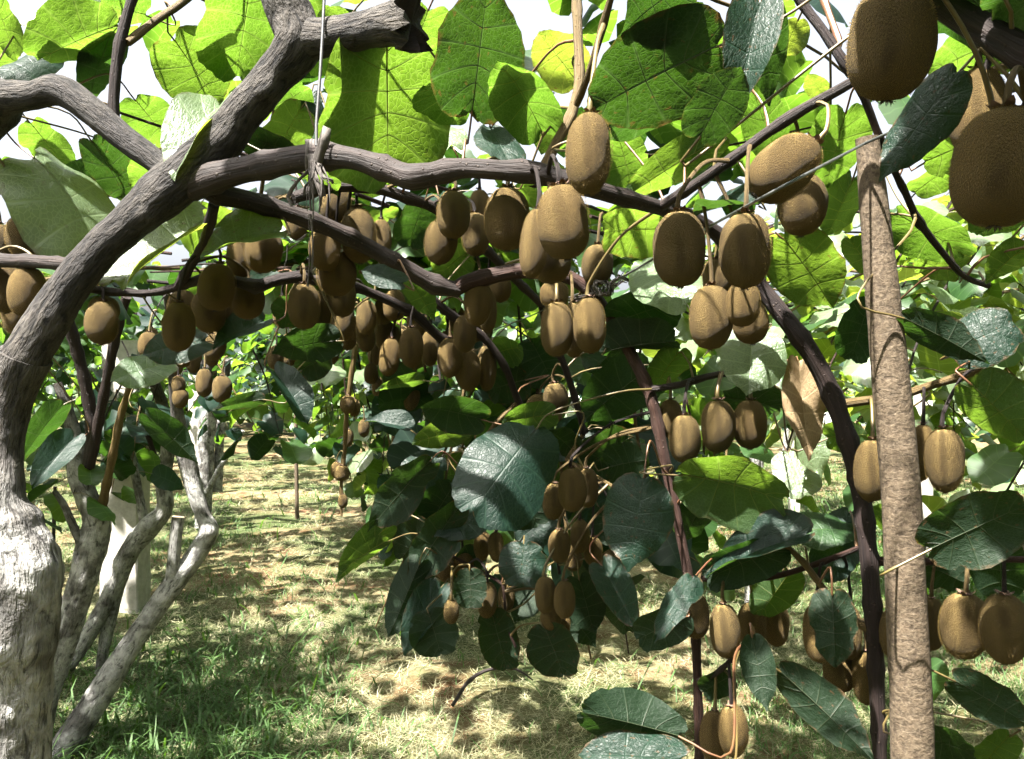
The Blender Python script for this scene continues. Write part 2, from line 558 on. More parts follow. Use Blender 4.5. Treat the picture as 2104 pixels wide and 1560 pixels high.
class Leaf:
    def __init__(self, out, nr, nc, fold, droop, cup, wave, twist, seed, serr=0.012):
        self.o, self.nr, self.nc = out, nr, nc
        self.fold, self.droop, self.cup, self.wave, self.twist, self.serr = fold, droop, cup, wave, twist, serr
        r = random.Random(seed)
        self.ph = [r.uniform(0, 6.28) for _ in range(4)]
        self.asym = r.uniform(-0.06, 0.06)
        self.tear = r.uniform(0.02, 0.06)
        # bites and torn places along the margin
        self.bites = [(r.choice((-1, 1)), r.uniform(.3, .95), r.uniform(.02, .05), r.uniform(.08, .22)) for _ in range(r.choice((0, 1, 1, 2, 3)))]

    def at(self, sgn, s, v, row=0):
        mx, my = outline(self.o, v)
        if self.serr and s > 0.99 and 0 < v < 1:
            e = self.serr * (1 if row % 2 else -0.6)
            mx *= 1 + e
            my += e * 0.5
        mx *= 1 + sgn * self.asym + self.tear * math.sin(9 * v + self.ph[2] + sgn)
        for (bs, bv, bw, bd) in self.bites:
            if bs == sgn:
                mx *= 1 - bd * math.exp(-((v - bv) / bw) ** 2)
        mid = v ** 1.12 * (outline(self.o, 1)[1])
        x = sgn * mx * s
        y = mid + (my - mid) * s ** 1.25
        z = self.fold * abs(x) - self.cup * x * x - self.droop * y * y
        z += self.wave * s * s * (math.sin(6.28 * v * 1.7 + self.ph[0] + sgn * 1.3) + 0.5 * math.sin(6.28 * v * 4.1 + self.ph[1]))
        z += self.twist * x * y
        z += 0.012 * s * (1.15 - s) * abs(math.sin(math.pi * v * NV)) * 1.2
        return Vector((x, y, z))

    def blade(self, mb, mi=0):
        nr, nc = self.nr, self.nc
        verts, uv, uv2, faces = [], [], [], []
        idx = {}
        for i in range(nr + 1):
            v = i / nr
            for j in range(-nc, nc + 1):
                if i in (0, nr) and j != 0:
                    idx[i, j] = idx.get((i, 0), None)
                    continue
                p = self.at(1 if j >= 0 else -1, abs(j) / nc, v, i)
                idx[i, j] = len(verts)
                verts.append(p)
                uv.append((p.x + 0.5, p.y))
                uv2.append((abs(j) / nc, v * NV))
        for i in (0, nr):
            for j in range(-nc, nc + 1):
                idx[i, j] = idx[i, 0]
        for i in range(nr):
            for j in range(-nc, nc):
                a, b, c, d = idx[i, j], idx[i, j + 1], idx[i + 1, j + 1], idx[i + 1, j]
                q = []
                for t in (a, b, c, d):
                    if t not in q:
                        q.append(t)
                if len(q) >= 3:
                    faces.append(tuple(q))
        mb.add(verts, faces, uv, mi, uv2)

    def veins(self, mb, mi=0, n=14):
        off = Vector((0, 0, -0.005))
        path = [self.at(1, 0, i / n) + off for i in range(n + 1)]
        tube(mb, path, [0.0085 * (1 - 0.8 * i / n) for i in range(n + 1)], 5, mi)
        for k in range(0, NV):
            v = k / NV if k else 0.035
            for s in (-1, 1):
                mm = 7
                path = [self.at(s, 0.93 * i / mm, v) + off * 0.7 for i in range(mm + 1)]
                tube(mb, path, [0.0042 * (1 - 0.8 * i / mm) for i in range(mm + 1)], 3, mi)


def stem_tube(mb, mi):
    path = [Vector((0, 0.01, -0.006)), Vector((0, -0.2, -0.03)), Vector((0, -0.42, -0.11)), Vector((0, -0.6, -0.26))]
    p, r = catmull(path, [0.012, 0.011, 0.012, 0.016], 0.12)
    tube(mb, p, r, 4, mi)


SHAPES = [  # outline, fold, droop, cup, wave, twist
    (OUT_A, 0.14, 0.16, 0.30, 0.034, 0.10), (OUT_B, 0.06, 0.08, 0.45, 0.048, -0.14), (OUT_C, 0.22, 0.22, 0.10, 0.034, 0.16),
    (OUT_A, 0.42, 0.30, 0.00, 0.040, -0.20), (OUT_B, -0.08, 0.26, 0.40, 0.056, 0.20), (OUT_C, 0.02, 0.14, 0.60, 0.042, -0.12),
    (OUT_A, 0.02, 0.42, 0.20, 0.066, 0.24), (OUT_B, 0.30, 0.05, -0.1, 0.050, -0.25), (OUT_A, 0.30, -0.10, 0.35, 0.060, 0.30), (OUT_C, -0.10, 0.35, 0.30, 0.060, -0.30),
    (OUT_B, 0.45, 0.20, 0.10, 0.055, 0.10), (OUT_A, -0.15, 0.50, 0.50, 0.050, 0.05)]
HERO, HVEIN, MID, LOWV = [], [], [], []
for i, (o_, fo, dr, cu, wa, tw) in enumerate(SHAPES):
    L = Leaf(o_, 28, 7, fo, dr, cu, wa, tw, i)
    per = {}
    for mk in ('leaf', 'leaf_old', 'leaf_pale'):
        mb = MB()
        L.blade(mb)
        per[mk] = mb.mesh('leaf_blade_%d' % i, [mk], leafy=True)
    HERO.append(per)
    per = {}
    for mk in ('leaf', 'leaf_old', 'leaf_pale'):
        mb = MB()
        L.veins(mb)
        per[mk] = mb.mesh('leaf_veins_%d' % i, ['vein_' + mk])
    HVEIN.append(per)
    per = {}
    for mk in ('leaf', 'leaf_old', 'leaf_pale'):
        L2 = Leaf(o_, 14, 3, fo, dr, cu, wa * 1.3, tw, i, 0.0)
        mb = MB()
        L2.blade(mb)
        stem_tube(mb, 1)
        per[mk] = mb.mesh('leaf_mid_%d' % i, [mk + '_far', 'petiole'], leafy=True)
    MID.append(per)
    L3 = Leaf(o_, 6, 2, fo, dr, cu, wa * 1.3, tw, i, 0.0)
    mb = MB()
    L3.blade(mb)
    LOWV.append((np.array([tuple(p) for p in mb.v]), mb.f, np.array(mb.uv), np.array(mb.uv2)))
mb = MB()
Leaf(OUT_C, 28, 8, 0.55, 0.10, 0.3, 0.13, 0.6, 77).blade(mb)
DRY = mb.mesh('dry_leaf_blade', ['dry'], leafy=True)
mb = MB()
Leaf(OUT_C, 28, 8, 0.55, 0.10, 0.3, 0.13, 0.6, 77).veins(mb)
DRYV = mb.mesh('dry_leaf_veins', ['petiole'])

# ------------------------------------------------------------------ the ground
def gz(x, y):
    v = Vector((x, y, 0))
    z = 0.035 * noise.noise(v * 0.9) + 0.022 * noise.noise(v * 2.7 + Vector((5, 1, 0))) + 0.010 * noise.noise(v * 9)
    z += 0.07 * math.exp(-(((x + 0.16) / 0.42) ** 2 + ((y - 3.45) / 0.28) ** 2))      # bare mound of soil on the path
    return z


def axis(lo, hi, step, far):
    a = list(np.arange(lo, hi + 1e-6, step))
    s, x = step, hi
    while x < far:
        s *= 1.35
        x += s
        a.append(x)
    s, x = step, lo
    while x > -far:
        s *= 1.35
        x -= s
        a.insert(0, x)
    return a


gx, gy = axis(-4.5, 5.0, 0.075, 260), axis(1.2, 11.0, 0.075, 260)
gv = [(x, y, gz(x, y) if abs(x) < 30 and abs(y) < 40 else 0.0) for y in gy for x in gx]
w_ = len(gx)
gf = [(j * w_ + i, j * w_ + i + 1, (j + 1) * w_ + i + 1, (j + 1) * w_ + i) for j in range(len(gy) - 1) for i in range(w_ - 1)]
mb = MB()
mb.add([Vector(p) for p in gv], gf)
tag(link('ground', mb.mesh('ground', ['ground'])), kind='structure')

# ------------------------------------------------------------------ vines
CANES = []           # sample points on all canes: (point, vine)


def part_tube(vine, name, pts, radii, mat, seg=10, step=0.02, amp=0.05, freq=60, knots=(), cap=None, cane_ix=True, jag=0.0, parent=None):
    p, r = catmull(pts, radii, step)
    if mat.startswith(('cane', 'shoot', 'petiole')):      # buds and nodes every few centimetres
        s, nxt, nodes = 0.0, random.uniform(.02, .05), []
        for i in range(1, len(p)):
            s += (p[i] - p[i - 1]).length
            if s > nxt:
                nodes.append(i)
                nxt = s + random.uniform(.045, .09)
        r = list(r)
        for i in nodes:
            for j in range(max(0, i - 2), min(len(r), i + 3)):
                r[j] *= 1 + 0.20 * math.exp(-((j - i) * step / .008) ** 2)
    mb = MB()
    o0 = vine.location
    tube(mb, p, r, seg, 0, amp, freq, knots, 1 if cap else None, o0, jag)
    ob = link(name, mb.mesh(name, [mat] + ([cap] if cap else [])), vine)
    if cane_ix:
        for q in p[::max(1, int(0.02 / step))]:
            CANES.append((q, vine))
    return ob


SLIM = set()


def px_tube(vine, name, spec, mat, **kw):
    """spec rows: (x, y, width in pixels, depth)"""
    pts = [P(x, y, d) for (x, y, w, d) in spec]
    slim = 0.84 if vine.name in SLIM else 1.0
    rad = [w * 0.5 / F * d * slim for (x, y, w, d) in spec]
    return part_tube(vine, name, pts, rad, mat, **kw)


VA = thing('kiwi_vine', P(60, 3000, 0.97).xy.to_3d(), 'gnarled grey kiwi vine in the foreground with fat whitewashed trunk at the left edge', 'vine', 'kiwi vines')
# trunk: from the ground up to the first fork, then the leaning leader
px_tube(VA, 'trunk', [(75, 3060, 175, 0.97), (60, 2400, 140, 0.97), (45, 1800, 122, 0.97), (38, 1560, 122, 0.97), (36, 1420, 130, 0.96),
                      (40, 1290, 148, 0.95), (40, 1180, 160, 0.95), (14, 1090, 128, 0.95), (-2, 1020, 92, 0.95), (2, 930, 78, 0.96), (14, 830, 88, 0.96),
                      (52, 730, 98, 0.95)],
        'bark_white', seg=64, step=0.005, amp=0.075, freq=40,
        knots=[(P(120, 1190, 0.92), 0.022, 0.018), (P(90, 1130, 0.90), 0.03, 0.012), (P(-10, 1320, 0.92), 0.03, 0.016)])
px_tube(VA, 'leader', [(42, 755, 90, 0.95), (85, 680, 88, 0.95), (142, 590, 79, 0.95), (205, 515, 75, 0.95), (270, 455, 78, 0.95), (345, 388, 98, 0.95),
                       (430, 318, 90, 0.95), (505, 225, 78, 0.94), (560, 160, 78, 0.93), (612, 92, 98, 0.92), (600, 40, 94, 0.92), (570, -30, 88, 0.92), (540, -140, 92, 0.95)],
        'bark', seg=52, step=0.005, amp=0.06, freq=46,
        knots=[(P(160, 625, 0.925), 0.014, 0.014), (P(545, 185, 0.91), 0.016, 0.008), (P(300, 455, 0.93), 0.02, 0.006)])
px_tube(VA, 'pruned_stub', [(618, 85, 90, 0.92), (680, 75, 76, 0.91), (750, 62, 72, 0.89), (800, 52, 84, 0.87), (846, 48, 118, 0.86)],
        'bark', seg=32, step=0.006, amp=0.07, freq=60, cap='cane_dark', jag=0.022)
px_tube(VA, 'limb', [(-70, 250, 130, 1.05), (-20, 215, 118, 1.04), (20, 200, 66, 1.02), (70, 196, 56, 1.01), (125, 186, 62, 1.0), (190, 230, 58, 0.99), (260, 288, 54, 0.98),
                     (325, 335, 50, 0.97), (380, 375, 50, 0.95)], 'bark', seg=24, step=0.008, amp=0.045, freq=60)
px_tube(VA, 'limb', [(395, 385, 58, 0.95), (450, 362, 56, 0.93), (520, 345, 53, 0.92), (585, 332, 54, 0.90), (650, 322, 53, 0.88), (725, 326, 45, 0.86), (800, 350, 48, 0.85), (850, 366, 54, 0.84),
                     (890, 358, 47, 0.84), (950, 346, 41, 0.83), (1030, 350, 41, 0.82), (1105, 356, 46, 0.82), (1165, 372, 41, 0.82), (1240, 395, 36, 0.84), (1320, 417, 32, 0.88), (1385, 436, 30, 0.92)],
        'cane_grey', seg=20, step=0.008, amp=0.04, freq=70, knots=[(P(860, 350, 0.83), 0.012, 0.004)])
px_tube(VA, 'arching_cane', [(1370, 430, 30, 0.92), (1440, 458, 30, 0.95), (1500, 505, 32, 0.97), (1548, 572, 34, 0.97), (1600, 638, 37, 0.96), (1655, 710, 38, 0.95), (1702, 795, 38, 0.95),
                             (1742, 905, 38, 0.94), (1770, 1020, 37, 0.94), (1785, 1150, 35, 0.93), (1796, 1300, 33, 0.93), (1803, 1450, 30, 0.93), (1810, 1600, 27, 0.93), (1815, 1760, 22, 0.93)],
        'cane_dark', seg=16, step=0.01, amp=0.03, freq=70, knots=[(P(1625, 695, 0.94), 0.008, 0.004), (P(1725, 830, 0.95), 0.009, 0.004), (P(1735, 985, 0.94), 0.008, 0.005), (P(1800, 1150, 0.93), 0.009, 0.004)])
px_tube(VA, 'limb', [(400, 372, 40, 0.97), (450, 398, 44, 0.98), (520, 415, 40, 1.0), (600, 440, 36, 1.02), (680, 470, 35, 1.05), (760, 510, 34, 1.08), (830, 550, 36, 1.1), (895, 585, 38, 1.12), (945, 596, 30, 1.13)],
        'cane_grey', seg=18, step=0.008, amp=0.04, freq=70, knots=[(P(735, 480, 1.06), 0.01, 0.003)])
px_tube(VA, 'arching_cane', [(930, 598, 30, 1.13), (955, 583, 34, 1.13), (1010, 567, 32, 1.13), (1075, 556, 33, 1.12), (1140, 560, 30, 1.12), (1200, 588, 27, 1.12), (1245, 640, 25, 1.12), (1295, 725, 25, 1.12),
                             (1337, 815, 25, 1.11), (1366, 945, 23, 1.1), (1398, 1100, 20, 1.08), (1415, 1190, 18, 1.07), (1430, 1320, 18, 1.05), (1437, 1560, 18, 1.03), (1440, 1680, 15, 1.02)],
        'cane', seg=16, step=0.01, amp=0.03, freq=70, knots=[(P(952, 578, 1.11), 0.012, 0.006), (P(1335, 830, 1.1), 0.009, 0.004)])
px_tube(VA, 'cane', [(600, 408, 24, 1.05), (650, 392, 24, 1.08), (700, 383, 24, 1.1), (770, 386, 24, 1.12), (840, 408, 23, 1.14), (900, 432, 22, 1.17), (990, 505, 20, 1.22), (1050, 565, 18, 1.27), (1112, 625, 16, 1.33)],
        'cane_grey', seg=12, step=0.012, amp=0.03, freq=80)
px_tube(VA, 'cane', [(1112, 625, 15, 1.33), (1130, 690, 14, 1.36), (1155, 740, 14, 1.38), (1182, 820, 14, 1.4), (1200, 890, 12, 1.42)], 'cane_dark', seg=10, step=0.015, knots=[(P(1200, 890, 1.42), 0.012, 0.004)])
px_tube(VA, 'cane', [(870, 600, 20, 1.3), (930, 650, 18, 1.32), (990, 690, 16, 1.35), (1035, 750, 15, 1.37), (1065, 825, 14, 1.4), (1110, 930, 10, 1.42), (1125, 1010, 9, 1.42), (1138, 1085, 8, 1.42), (1150, 1180, 7, 1.42)],
        'cane_dark', seg=10, step=0.015)
px_tube(VA, 'cane', [(-60, 532, 28, 1.08), (20, 536, 27, 1.06), (80, 538, 27, 1.04), (170, 545, 26, 0.99)], 'cane_grey', seg=14, step=0.01)
px_tube(VA, 'cane', [(165, 590, 18, 1.08), (230, 600, 16, 1.12), (310, 602, 15, 1.14), (370, 588, 18, 1.14), (430, 572, 24, 1.12), (500, 582, 24, 1.12), (525, 590, 26, 1.12), (575, 574, 24, 1.14), (640, 566, 22, 1.16)],
        'cane_dark', seg=12, step=0.012, amp=0.05, knots=[(P(520, 585, 1.11), 0.012, 0.004)])
px_tube(VA, 'cane', [(365, 590, 20, 1.14), (395, 540, 20, 1.1), (420, 500, 20, 1.05), (440, 420, 22, 0.99)], 'cane_dark', seg=10, step=0.015)
px_tube(VA, 'cane', [(610, 575, 18, 1.25), (690, 580, 18, 1.28), (770, 605, 20, 1.32), (850, 645, 22, 1.36), (900, 690, 20, 1.4), (960, 730, 14, 1.45)], 'cane_dark', seg=10, step=0.015)
px_tube(VA, 'cane', [(290, -60, 18, 1.0), (268, 10, 20, 1.0), (247, 90, 22, 1.0), (237, 160, 22, 1.0), (234, 250, 21, 1.0), (250, 300, 18, 0.99)], 'cane_dark', seg=12, step=0.012)
px_tube(VA, 'cane', [(430, -50, 15, 1.05), (375, 5, 16, 1.05), (320, 42, 16, 1.03), (262, 88, 16, 1.0)], 'shoot', seg=10, step=0.015)
px_tube(VA, 'shoot', [(1183, -40, 20, 0.9), (1187, 60, 20, 0.88), (1190, 165, 20, 0.86), (1172, 240, 22, 0.84), (1140, 300, 22, 0.83), (1118, 348, 24, 0.82)], 'shoot', seg=12, step=0.012)
px_tube(VA, 'shoot', [(1262, -30, 14, 0.75), (1240, 50, 15, 0.77), (1210, 150, 14, 0.80), (1185, 215, 14, 0.83)], 'shoot', seg=10, step=0.012)
px_tube(VA, 'cane', [(1352, 428, 22, 0.9), (1420, 385, 21, 0.86), (1500, 330, 22, 0.82), (1580, 270, 22, 0.80), (1650, 225, 22, 0.78), (1745, 172, 22, 0.76), (1800, 130, 20, 0.75)], 'cane_grey', seg=14, step=0.01,
        knots=[(P(1600, 258, 0.79), 0.008, 0.003), (P(1400, 398, 0.86), 0.008, 0.003)])
px_tube(VA, 'cane', [(1610, -50, 18, 0.8), (1650, 10, 18, 0.8), (1692, 65, 19, 0.79), (1738, 135, 20, 0.78), (1775, 200, 17, 0.79), (1800, 265, 15, 0.8), (1835, 345, 14, 0.82), (1862, 400, 14, 0.84), (1890, 458, 15, 0.86), (1950, 535, 13, 0.9), (1985, 570, 12, 0.92), (2030, 588, 11, 0.94)],
        'cane_dark', seg=10, step=0.012, knots=[(P(1705, 85, 0.79), 0.006, 0.003), (P(1890, 462, 0.86), 0.006, 0.003)])
px_tube(VA, 'shoot', [(1678, -40, 14, 0.84), (1700, 20, 14, 0.82), (1725, 90, 13, 0.79), (1722, 100, 13, 0.785), (1708, 102, 13, 0.785)], 'petiole_red', seg=8, step=0.01)
px_tube(VA, 'shoot', [(1340, 800, 14, 1.1), (1400, 790, 14, 1.09), (1450, 775, 14, 1.08), (1505, 768, 13, 1.06), (1560, 790, 9, 1.05)], 'cane_grey', seg=8, step=0.015)
px_tube(VA, 'shoot', [(1720, 832, 20, 0.95), (1760, 826, 18, 0.95), (1850, 812, 17, 0.93), (1920, 790, 17, 0.92), (1990, 768, 16, 0.9), (2030, 745, 14, 0.88)], 'shoot', seg=10, step=0.012)
px_tube(VA, 'shoot', [(1795, 1152, 20, 0.93), (1840, 1156, 17, 0.92), (1930, 1153, 15, 0.9), (2020, 1150, 14, 0.88), (2150, 1150, 14, 0.86)], 'cane', seg=10, step=0.012)
px_tube(VA, 'shoot', [(1415, 1190, 12, 1.07), (1480, 1188, 12, 1.03), (1580, 1186, 12, 1.0), (1660, 1165, 12, 0.98), (1730, 1140, 11, 0.96), (1790, 1115, 10, 0.94)], 'cane', seg=8, step=0.015)
px_tube(VA, 'shoot', [(1600, 1108, 11, 0.95), (1650, 1155, 12, 0.95), (1700, 1220, 14, 0.94), (1745, 1268, 16, 0.94), (1795, 1300, 18, 0.93)], 'shoot', seg=10, step=0.012, knots=[(P(1762, 1280, 0.93), 0.006, 0.003)])
px_tube(VA, 'shoot', [(1435, 1400, 12, 1.03), (1470, 1385, 11, 1.0), (1510, 1350, 10, 0.97), (1550, 1320, 8, 0.95)], 'cane_dark', seg=8, step=0.015)
px_tube(VA, 'shoot', [(1200, 890, 9, 1.42), (1175, 930, 9, 1.4), (1165, 945, 9, 1.38), (1200, 965, 8, 1.3), (1260, 1000, 8, 1.2), (1330, 1040, 8, 1.14), (1385, 1050, 8, 1.09)], 'shoot', seg=8, step=0.015)
px_tube(VA, 'shoot', [(1065, 825, 9, 1.4), (1010, 880, 9, 1.38), (970, 960, 8, 1.35), (940, 1060, 8, 1.33), (925, 1140, 8, 1.32), (930, 1165, 8, 1.3), (925, 1225, 7, 1.28)], 'shoot', seg=8, step=0.015)
px_tube(VA, 'shoot', [(925, 1140, 7, 1.32), (960, 1160, 7, 1.31), (1000, 1180, 7, 1.3), (1032, 1200, 6, 1.3), (1040, 1280, 6, 1.28), (1060, 1330, 5, 1.27)], 'cane', seg=8, step=0.015)

# the thick dark limb in the upper right corner belongs to another vine beside the camera
VF = thing('kiwi_vine', Vector((0.75, 0.25, 0.0)), 'kiwi vine whose thick near-black limb crosses the upper right corner', 'vine', 'kiwi vines')
px_tube(VF, 'limb', [(1850, -60, 46, 0.62), (1925, 0, 52, 0.6), (2005, 52, 60, 0.58), (2110, 112, 64, 0.55), (2260, 190, 70, 0.52), (2500, 330, 76, 0.48)], 'cane_dark', seg=20, step=0.01, amp=0.03, freq=60)
part_tube(VF, 'trunk', [Vector((0.75, 0.25, -0.05)), Vector((0.74, 0.27, 0.5)), Vector((0.70, 0.33, 1.0)), Vector((0.60, 0.42, 1.32)), P(2500, 330, 0.48)], [0.045, 0.036, 0.03, 0.022, 0.012], 'bark_white', seg=20, step=0.03, amp=0.07, freq=38)
px_tube(VF, 'cane', [(2150, 100, 20, 0.66), (2104, 125, 16, 0.66), (2050, 140, 13, 0.66), (1990, 165, 11, 0.66), (1950, 190, 9, 0.66)], 'shoot', seg=8, step=0.012)
px_tube(VF, 'cane', [(2040, 80, 14, 0.57), (2035, 110, 14, 0.57), (2028, 140, 13, 0.57), (2026, 170, 12, 0.57)], 'cane_dark', seg=8, step=0.01)
px_tube(VF, 'cane', [(2160, 130, 18, 0.5), (2110, 210, 17, 0.5), (2080, 280, 16, 0.49), (2040, 320, 14, 0.48)], 'cane_dark', seg=8, step=0.01)

VB = thing('kiwi_vine', P(62, 1562, 2.75).xy.to_3d(), 'leaning whitewashed vine just behind the foreground trunk, forking into two dark shoots', 'vine', 'kiwi vines')
SLIM.add(VB.name)
px_tube(VB, 'trunk', [(58, 1600, 74, 2.75), (85, 1450, 70, 2.75), (125, 1330, 66, 2.76), (158, 1230, 64, 2.77), (188, 1130, 72, 2.78), (200, 1070, 66, 2.8), (180, 1025, 54, 2.8), (160, 975, 48, 2.8), (158, 930, 44, 2.8), (152, 895, 36, 2.8), (138, 840, 28, 2.8), (118, 788, 22, 2.8)],
        'bark_white', seg=22, step=0.015, amp=0.08, freq=30, knots=[(P(180, 1030, 2.75), 0.03, 0.02), (P(205, 1060, 2.75), 0.03, 0.02), (P(158, 850, 2.78), 0.02, 0.012)], cap='wood_cut')
px_tube(VB, 'shoot', [(180, 965, 30, 2.78), (190, 900, 28, 2.77), (178, 800, 27, 2.75), (150, 690, 26, 2.7), (130, 620, 24, 2.65)], 'cane_dark', seg=10, step=0.03)
px_tube(VB, 'shoot', [(183, 960, 26, 2.77), (200, 880, 24, 2.75), (220, 780, 23, 2.7), (238, 690, 22, 2.65), (260, 610, 20, 2.6)], 'cane_dark', seg=10, step=0.03)
px_tube(VB, 'shoot', [(206, 1060, 22, 2.78), (216, 1010, 20, 2.76), (235, 920, 19, 2.72), (252, 840, 17, 2.7), (290, 740, 15, 2.6)], 'shoot', seg=10, step=0.03)
px_tube(VB, 'side_branch', [(172, 1130, 22, 2.76), (150, 1080, 20, 2.75), (130, 1035, 16, 2.74), (112, 1010, 12, 2.74)], 'bark_white', seg=10, step=0.02)
VC = thing('kiwi_vine', P(105, 1565, 2.73).xy.to_3d(), 'slanting pale vine stem with a burnt round knot, rising from the lower left grass', 'vine', 'kiwi vines')
SLIM.add(VC.name)
px_tube(VC, 'trunk', [(85, 1600, 74, 2.73), (150, 1510, 68, 2.75), (215, 1410, 62, 2.78), (280, 1310, 52, 2.82), (345, 1215, 50, 2.86), (395, 1150, 46, 2.9), (428, 1095, 48, 2.92), (418, 1060, 36, 2.92), (400, 1010, 40, 2.92), (385, 950, 44, 2.92), (372, 900, 40, 2.9), (362, 830, 30, 2.85), (355, 700, 26, 2.75), (345, 600, 24, 2.6)],
        'bark_white', seg=22, step=0.015, amp=0.07, freq=32, knots=[(P(432, 1092, 2.88), 0.035, 0.022), (P(225, 1395, 2.74), 0.03, 0.01)])
px_tube(VC, 'cut_branch', [(352, 1210, 34, 2.86), (357, 1150, 30, 2.86), (362, 1095, 30, 2.86), (366, 1062, 30, 2.86)], 'bark_white', seg=14, step=0.02, amp=0.05, freq=30, cap='wood_cut')
VD = thing('kiwi_vine', P(118, 1400, 3.46).xy.to_3d(), 'thin crooked grey vine stem crossing in front of the concrete post', 'vine', 'kiwi vines')
SLIM.add(VD.name)
px_tube(VD, 'trunk', [(100, 1420, 40, 3.44), (165, 1330, 38, 3.46), (215, 1245, 40, 3.47), (262, 1140, 46, 3.48), (305, 1085, 52, 3.5), (338, 1045, 40, 3.5), (335, 985, 36, 3.5), (345, 920, 32, 3.5), (335, 840, 28, 3.4), (300, 740, 24, 3.2)],
        'bark_white', seg=18, step=0.02, amp=0.08, freq=30, knots=[(P(300, 1080, 3.45), 0.04, 0.02)])
px_tube(VD, 'trunk_fork', [(203, 1390, 22, 3.5), (222, 1290, 30, 3.5), (250, 1190, 28, 3.5), (290, 1100, 30, 3.5)], 'bark_white', seg=14, step=0.02, amp=0.08, freq=30)
px_tube(VD, 'side_branch', [(300, 1090, 24, 3.5), (285, 1010, 20, 3.5), (270, 940, 20, 3.5), (262, 880, 16, 3.5)], 'bark_white', seg=10, step=0.03)
px_tube(VD, 'shoot', [(335, 1000, 14, 3.5), (318, 940, 14, 3.5), (300, 880, 12, 3.45), (285, 820, 12, 3.4)], 'cane_dark', seg=8, step=0.03)
VE = thing('kiwi_vine', P(425, 1082, 7.1).xy.to_3d(), 'distant pale forked vine trunk beside the path, left of the grassy opening', 'vine', 'kiwi vines')
px_tube(VE, 'trunk', [(415, 1100, 34, 7.1), (420, 1000, 32, 7.1), (424, 900, 34, 7.1), (430, 800, 26, 7.0), (440, 720, 20, 6.8)], 'bark_white', seg=14, step=0.06, amp=0.08, freq=14)
px_tube(VE, 'side_branch', [(405, 1050, 12, 7.0), (450, 965, 11, 7.0), (500, 885, 8, 7.0)], 'bark_white', seg=8, step=0.08)
px_tube(VE, 'trunk_fork', [(447, 1010, 20, 7.2), (452, 900, 18, 7.2), (462, 800, 16, 7.2), (468, 740, 14, 7.1)], 'bark_white', seg=10, step=0.08, amp=0.08, freq=14)

DIR = Vector((-0.339, 0.941, 0))
PERP = Vector((0.941, 0.339, 0))
O0 = Vector((-0.6, 0.95, 0))
O1 = O0 + PERP * 3.05
OL = O0 - PERP * 3.0
O2 = O1 + PERP * 3.1


def row_vine(o, s, label, r=0.045, lean=0.0):
    b = o + DIR * s
    v = thing('kiwi_vine', Vector((b.x, b.y, 0)), label, 'vine', 'kiwi vines')
    j = lambda a: Vector((random.uniform(-a, a), random.uniform(-a, a), 0))
    part_tube(v, 'trunk', [b + Vector((0, 0, -0.05)), b + j(.05) + Vector((0, 0, .45)), b + j(.08) + Vector((0, 0, .9)), b + j(.1) + Vector((0, 0, 1.35)), b + j(.1) + Vector((0, 0, 1.62))],
              [r * 1.15, r, r * .95, r * .8, r * .6], 'bark_white', seg=14, step=0.05, amp=0.09, freq=18)
    return v


# ------------------------------------------------------------------ leafy canes
def leaf_frame(Y, N):
    Y = Y.normalized()
    N = (N - Y * N.dot(Y)).normalized()
    X = Y.cross(N)
    return Matrix((X, Y, N)).transposed()


# places that the sun reaches in the photograph: the leaf roof is open along these lines
SUNNY = [(P(x, y, d), r) for (x, y, d, r) in (
    (366, 655, 1.05, .06), (625, 620, 1.1, .06), (690, 575, 1.13, .05), (753, 650, 1.4, .05), (1145, 440, .70, .06), (1176, 670, 1.0, .05), (1400, 880, 1.0, .05), (1474, 870, .98, .06),
    (1590, 330, .74, .05), (1535, 500, .72, .035), (1780, 80, .47, .01), (2000, 1280, .8, .05), (2045, 1290, .76, .05), (1490, 1290, .97, .04), (1810, 600, .8, .09), (1830, 800, .8, .08), (1880, 1450, .8, .05),
    (1010, 340, .82, .04), (1000, 900, 1.05, .05), (1545, 740, 1.03, .10), (1360, 570, 1.0, .10), (160, 410, 1.05, .15), (330, 510, 1.05, .13), (780, 200, .95, .12), (400, 270, 1.0, .08),
    (100, 640, .95, .10), (40, 1150, .95, .13), (230, 490, .95, .06), (560, 200, .94, .05), (600, 440, 1.02, .07), (800, 530, 1.09, .05), (455, 800, 1.9, .06), (1390, 1220, .95, .05), (1590, 1090, .93, .05), (410, 120, 1.06, .10), (500, 60, 1.02, .10),
    (1050, 180, .86, .08), (1660, 550, .87, .10), (1710, 290, .87, .08))]
SUN_O = np.array([tuple(p) for (p, r) in SUNNY])
SUN_R = np.array([r for (p, r) in SUNNY])
SUN_D = np.array(tuple(SUN))


def blocks_sun(c):
    w = np.array(tuple(c)) - SUN_O
    t = w @ SUN_D
    off = np.linalg.norm(w - t[:, None] * SUN_D, axis=1)
    return bool(((t > 0.03) & (off < SUN_R + 0.045)).any())


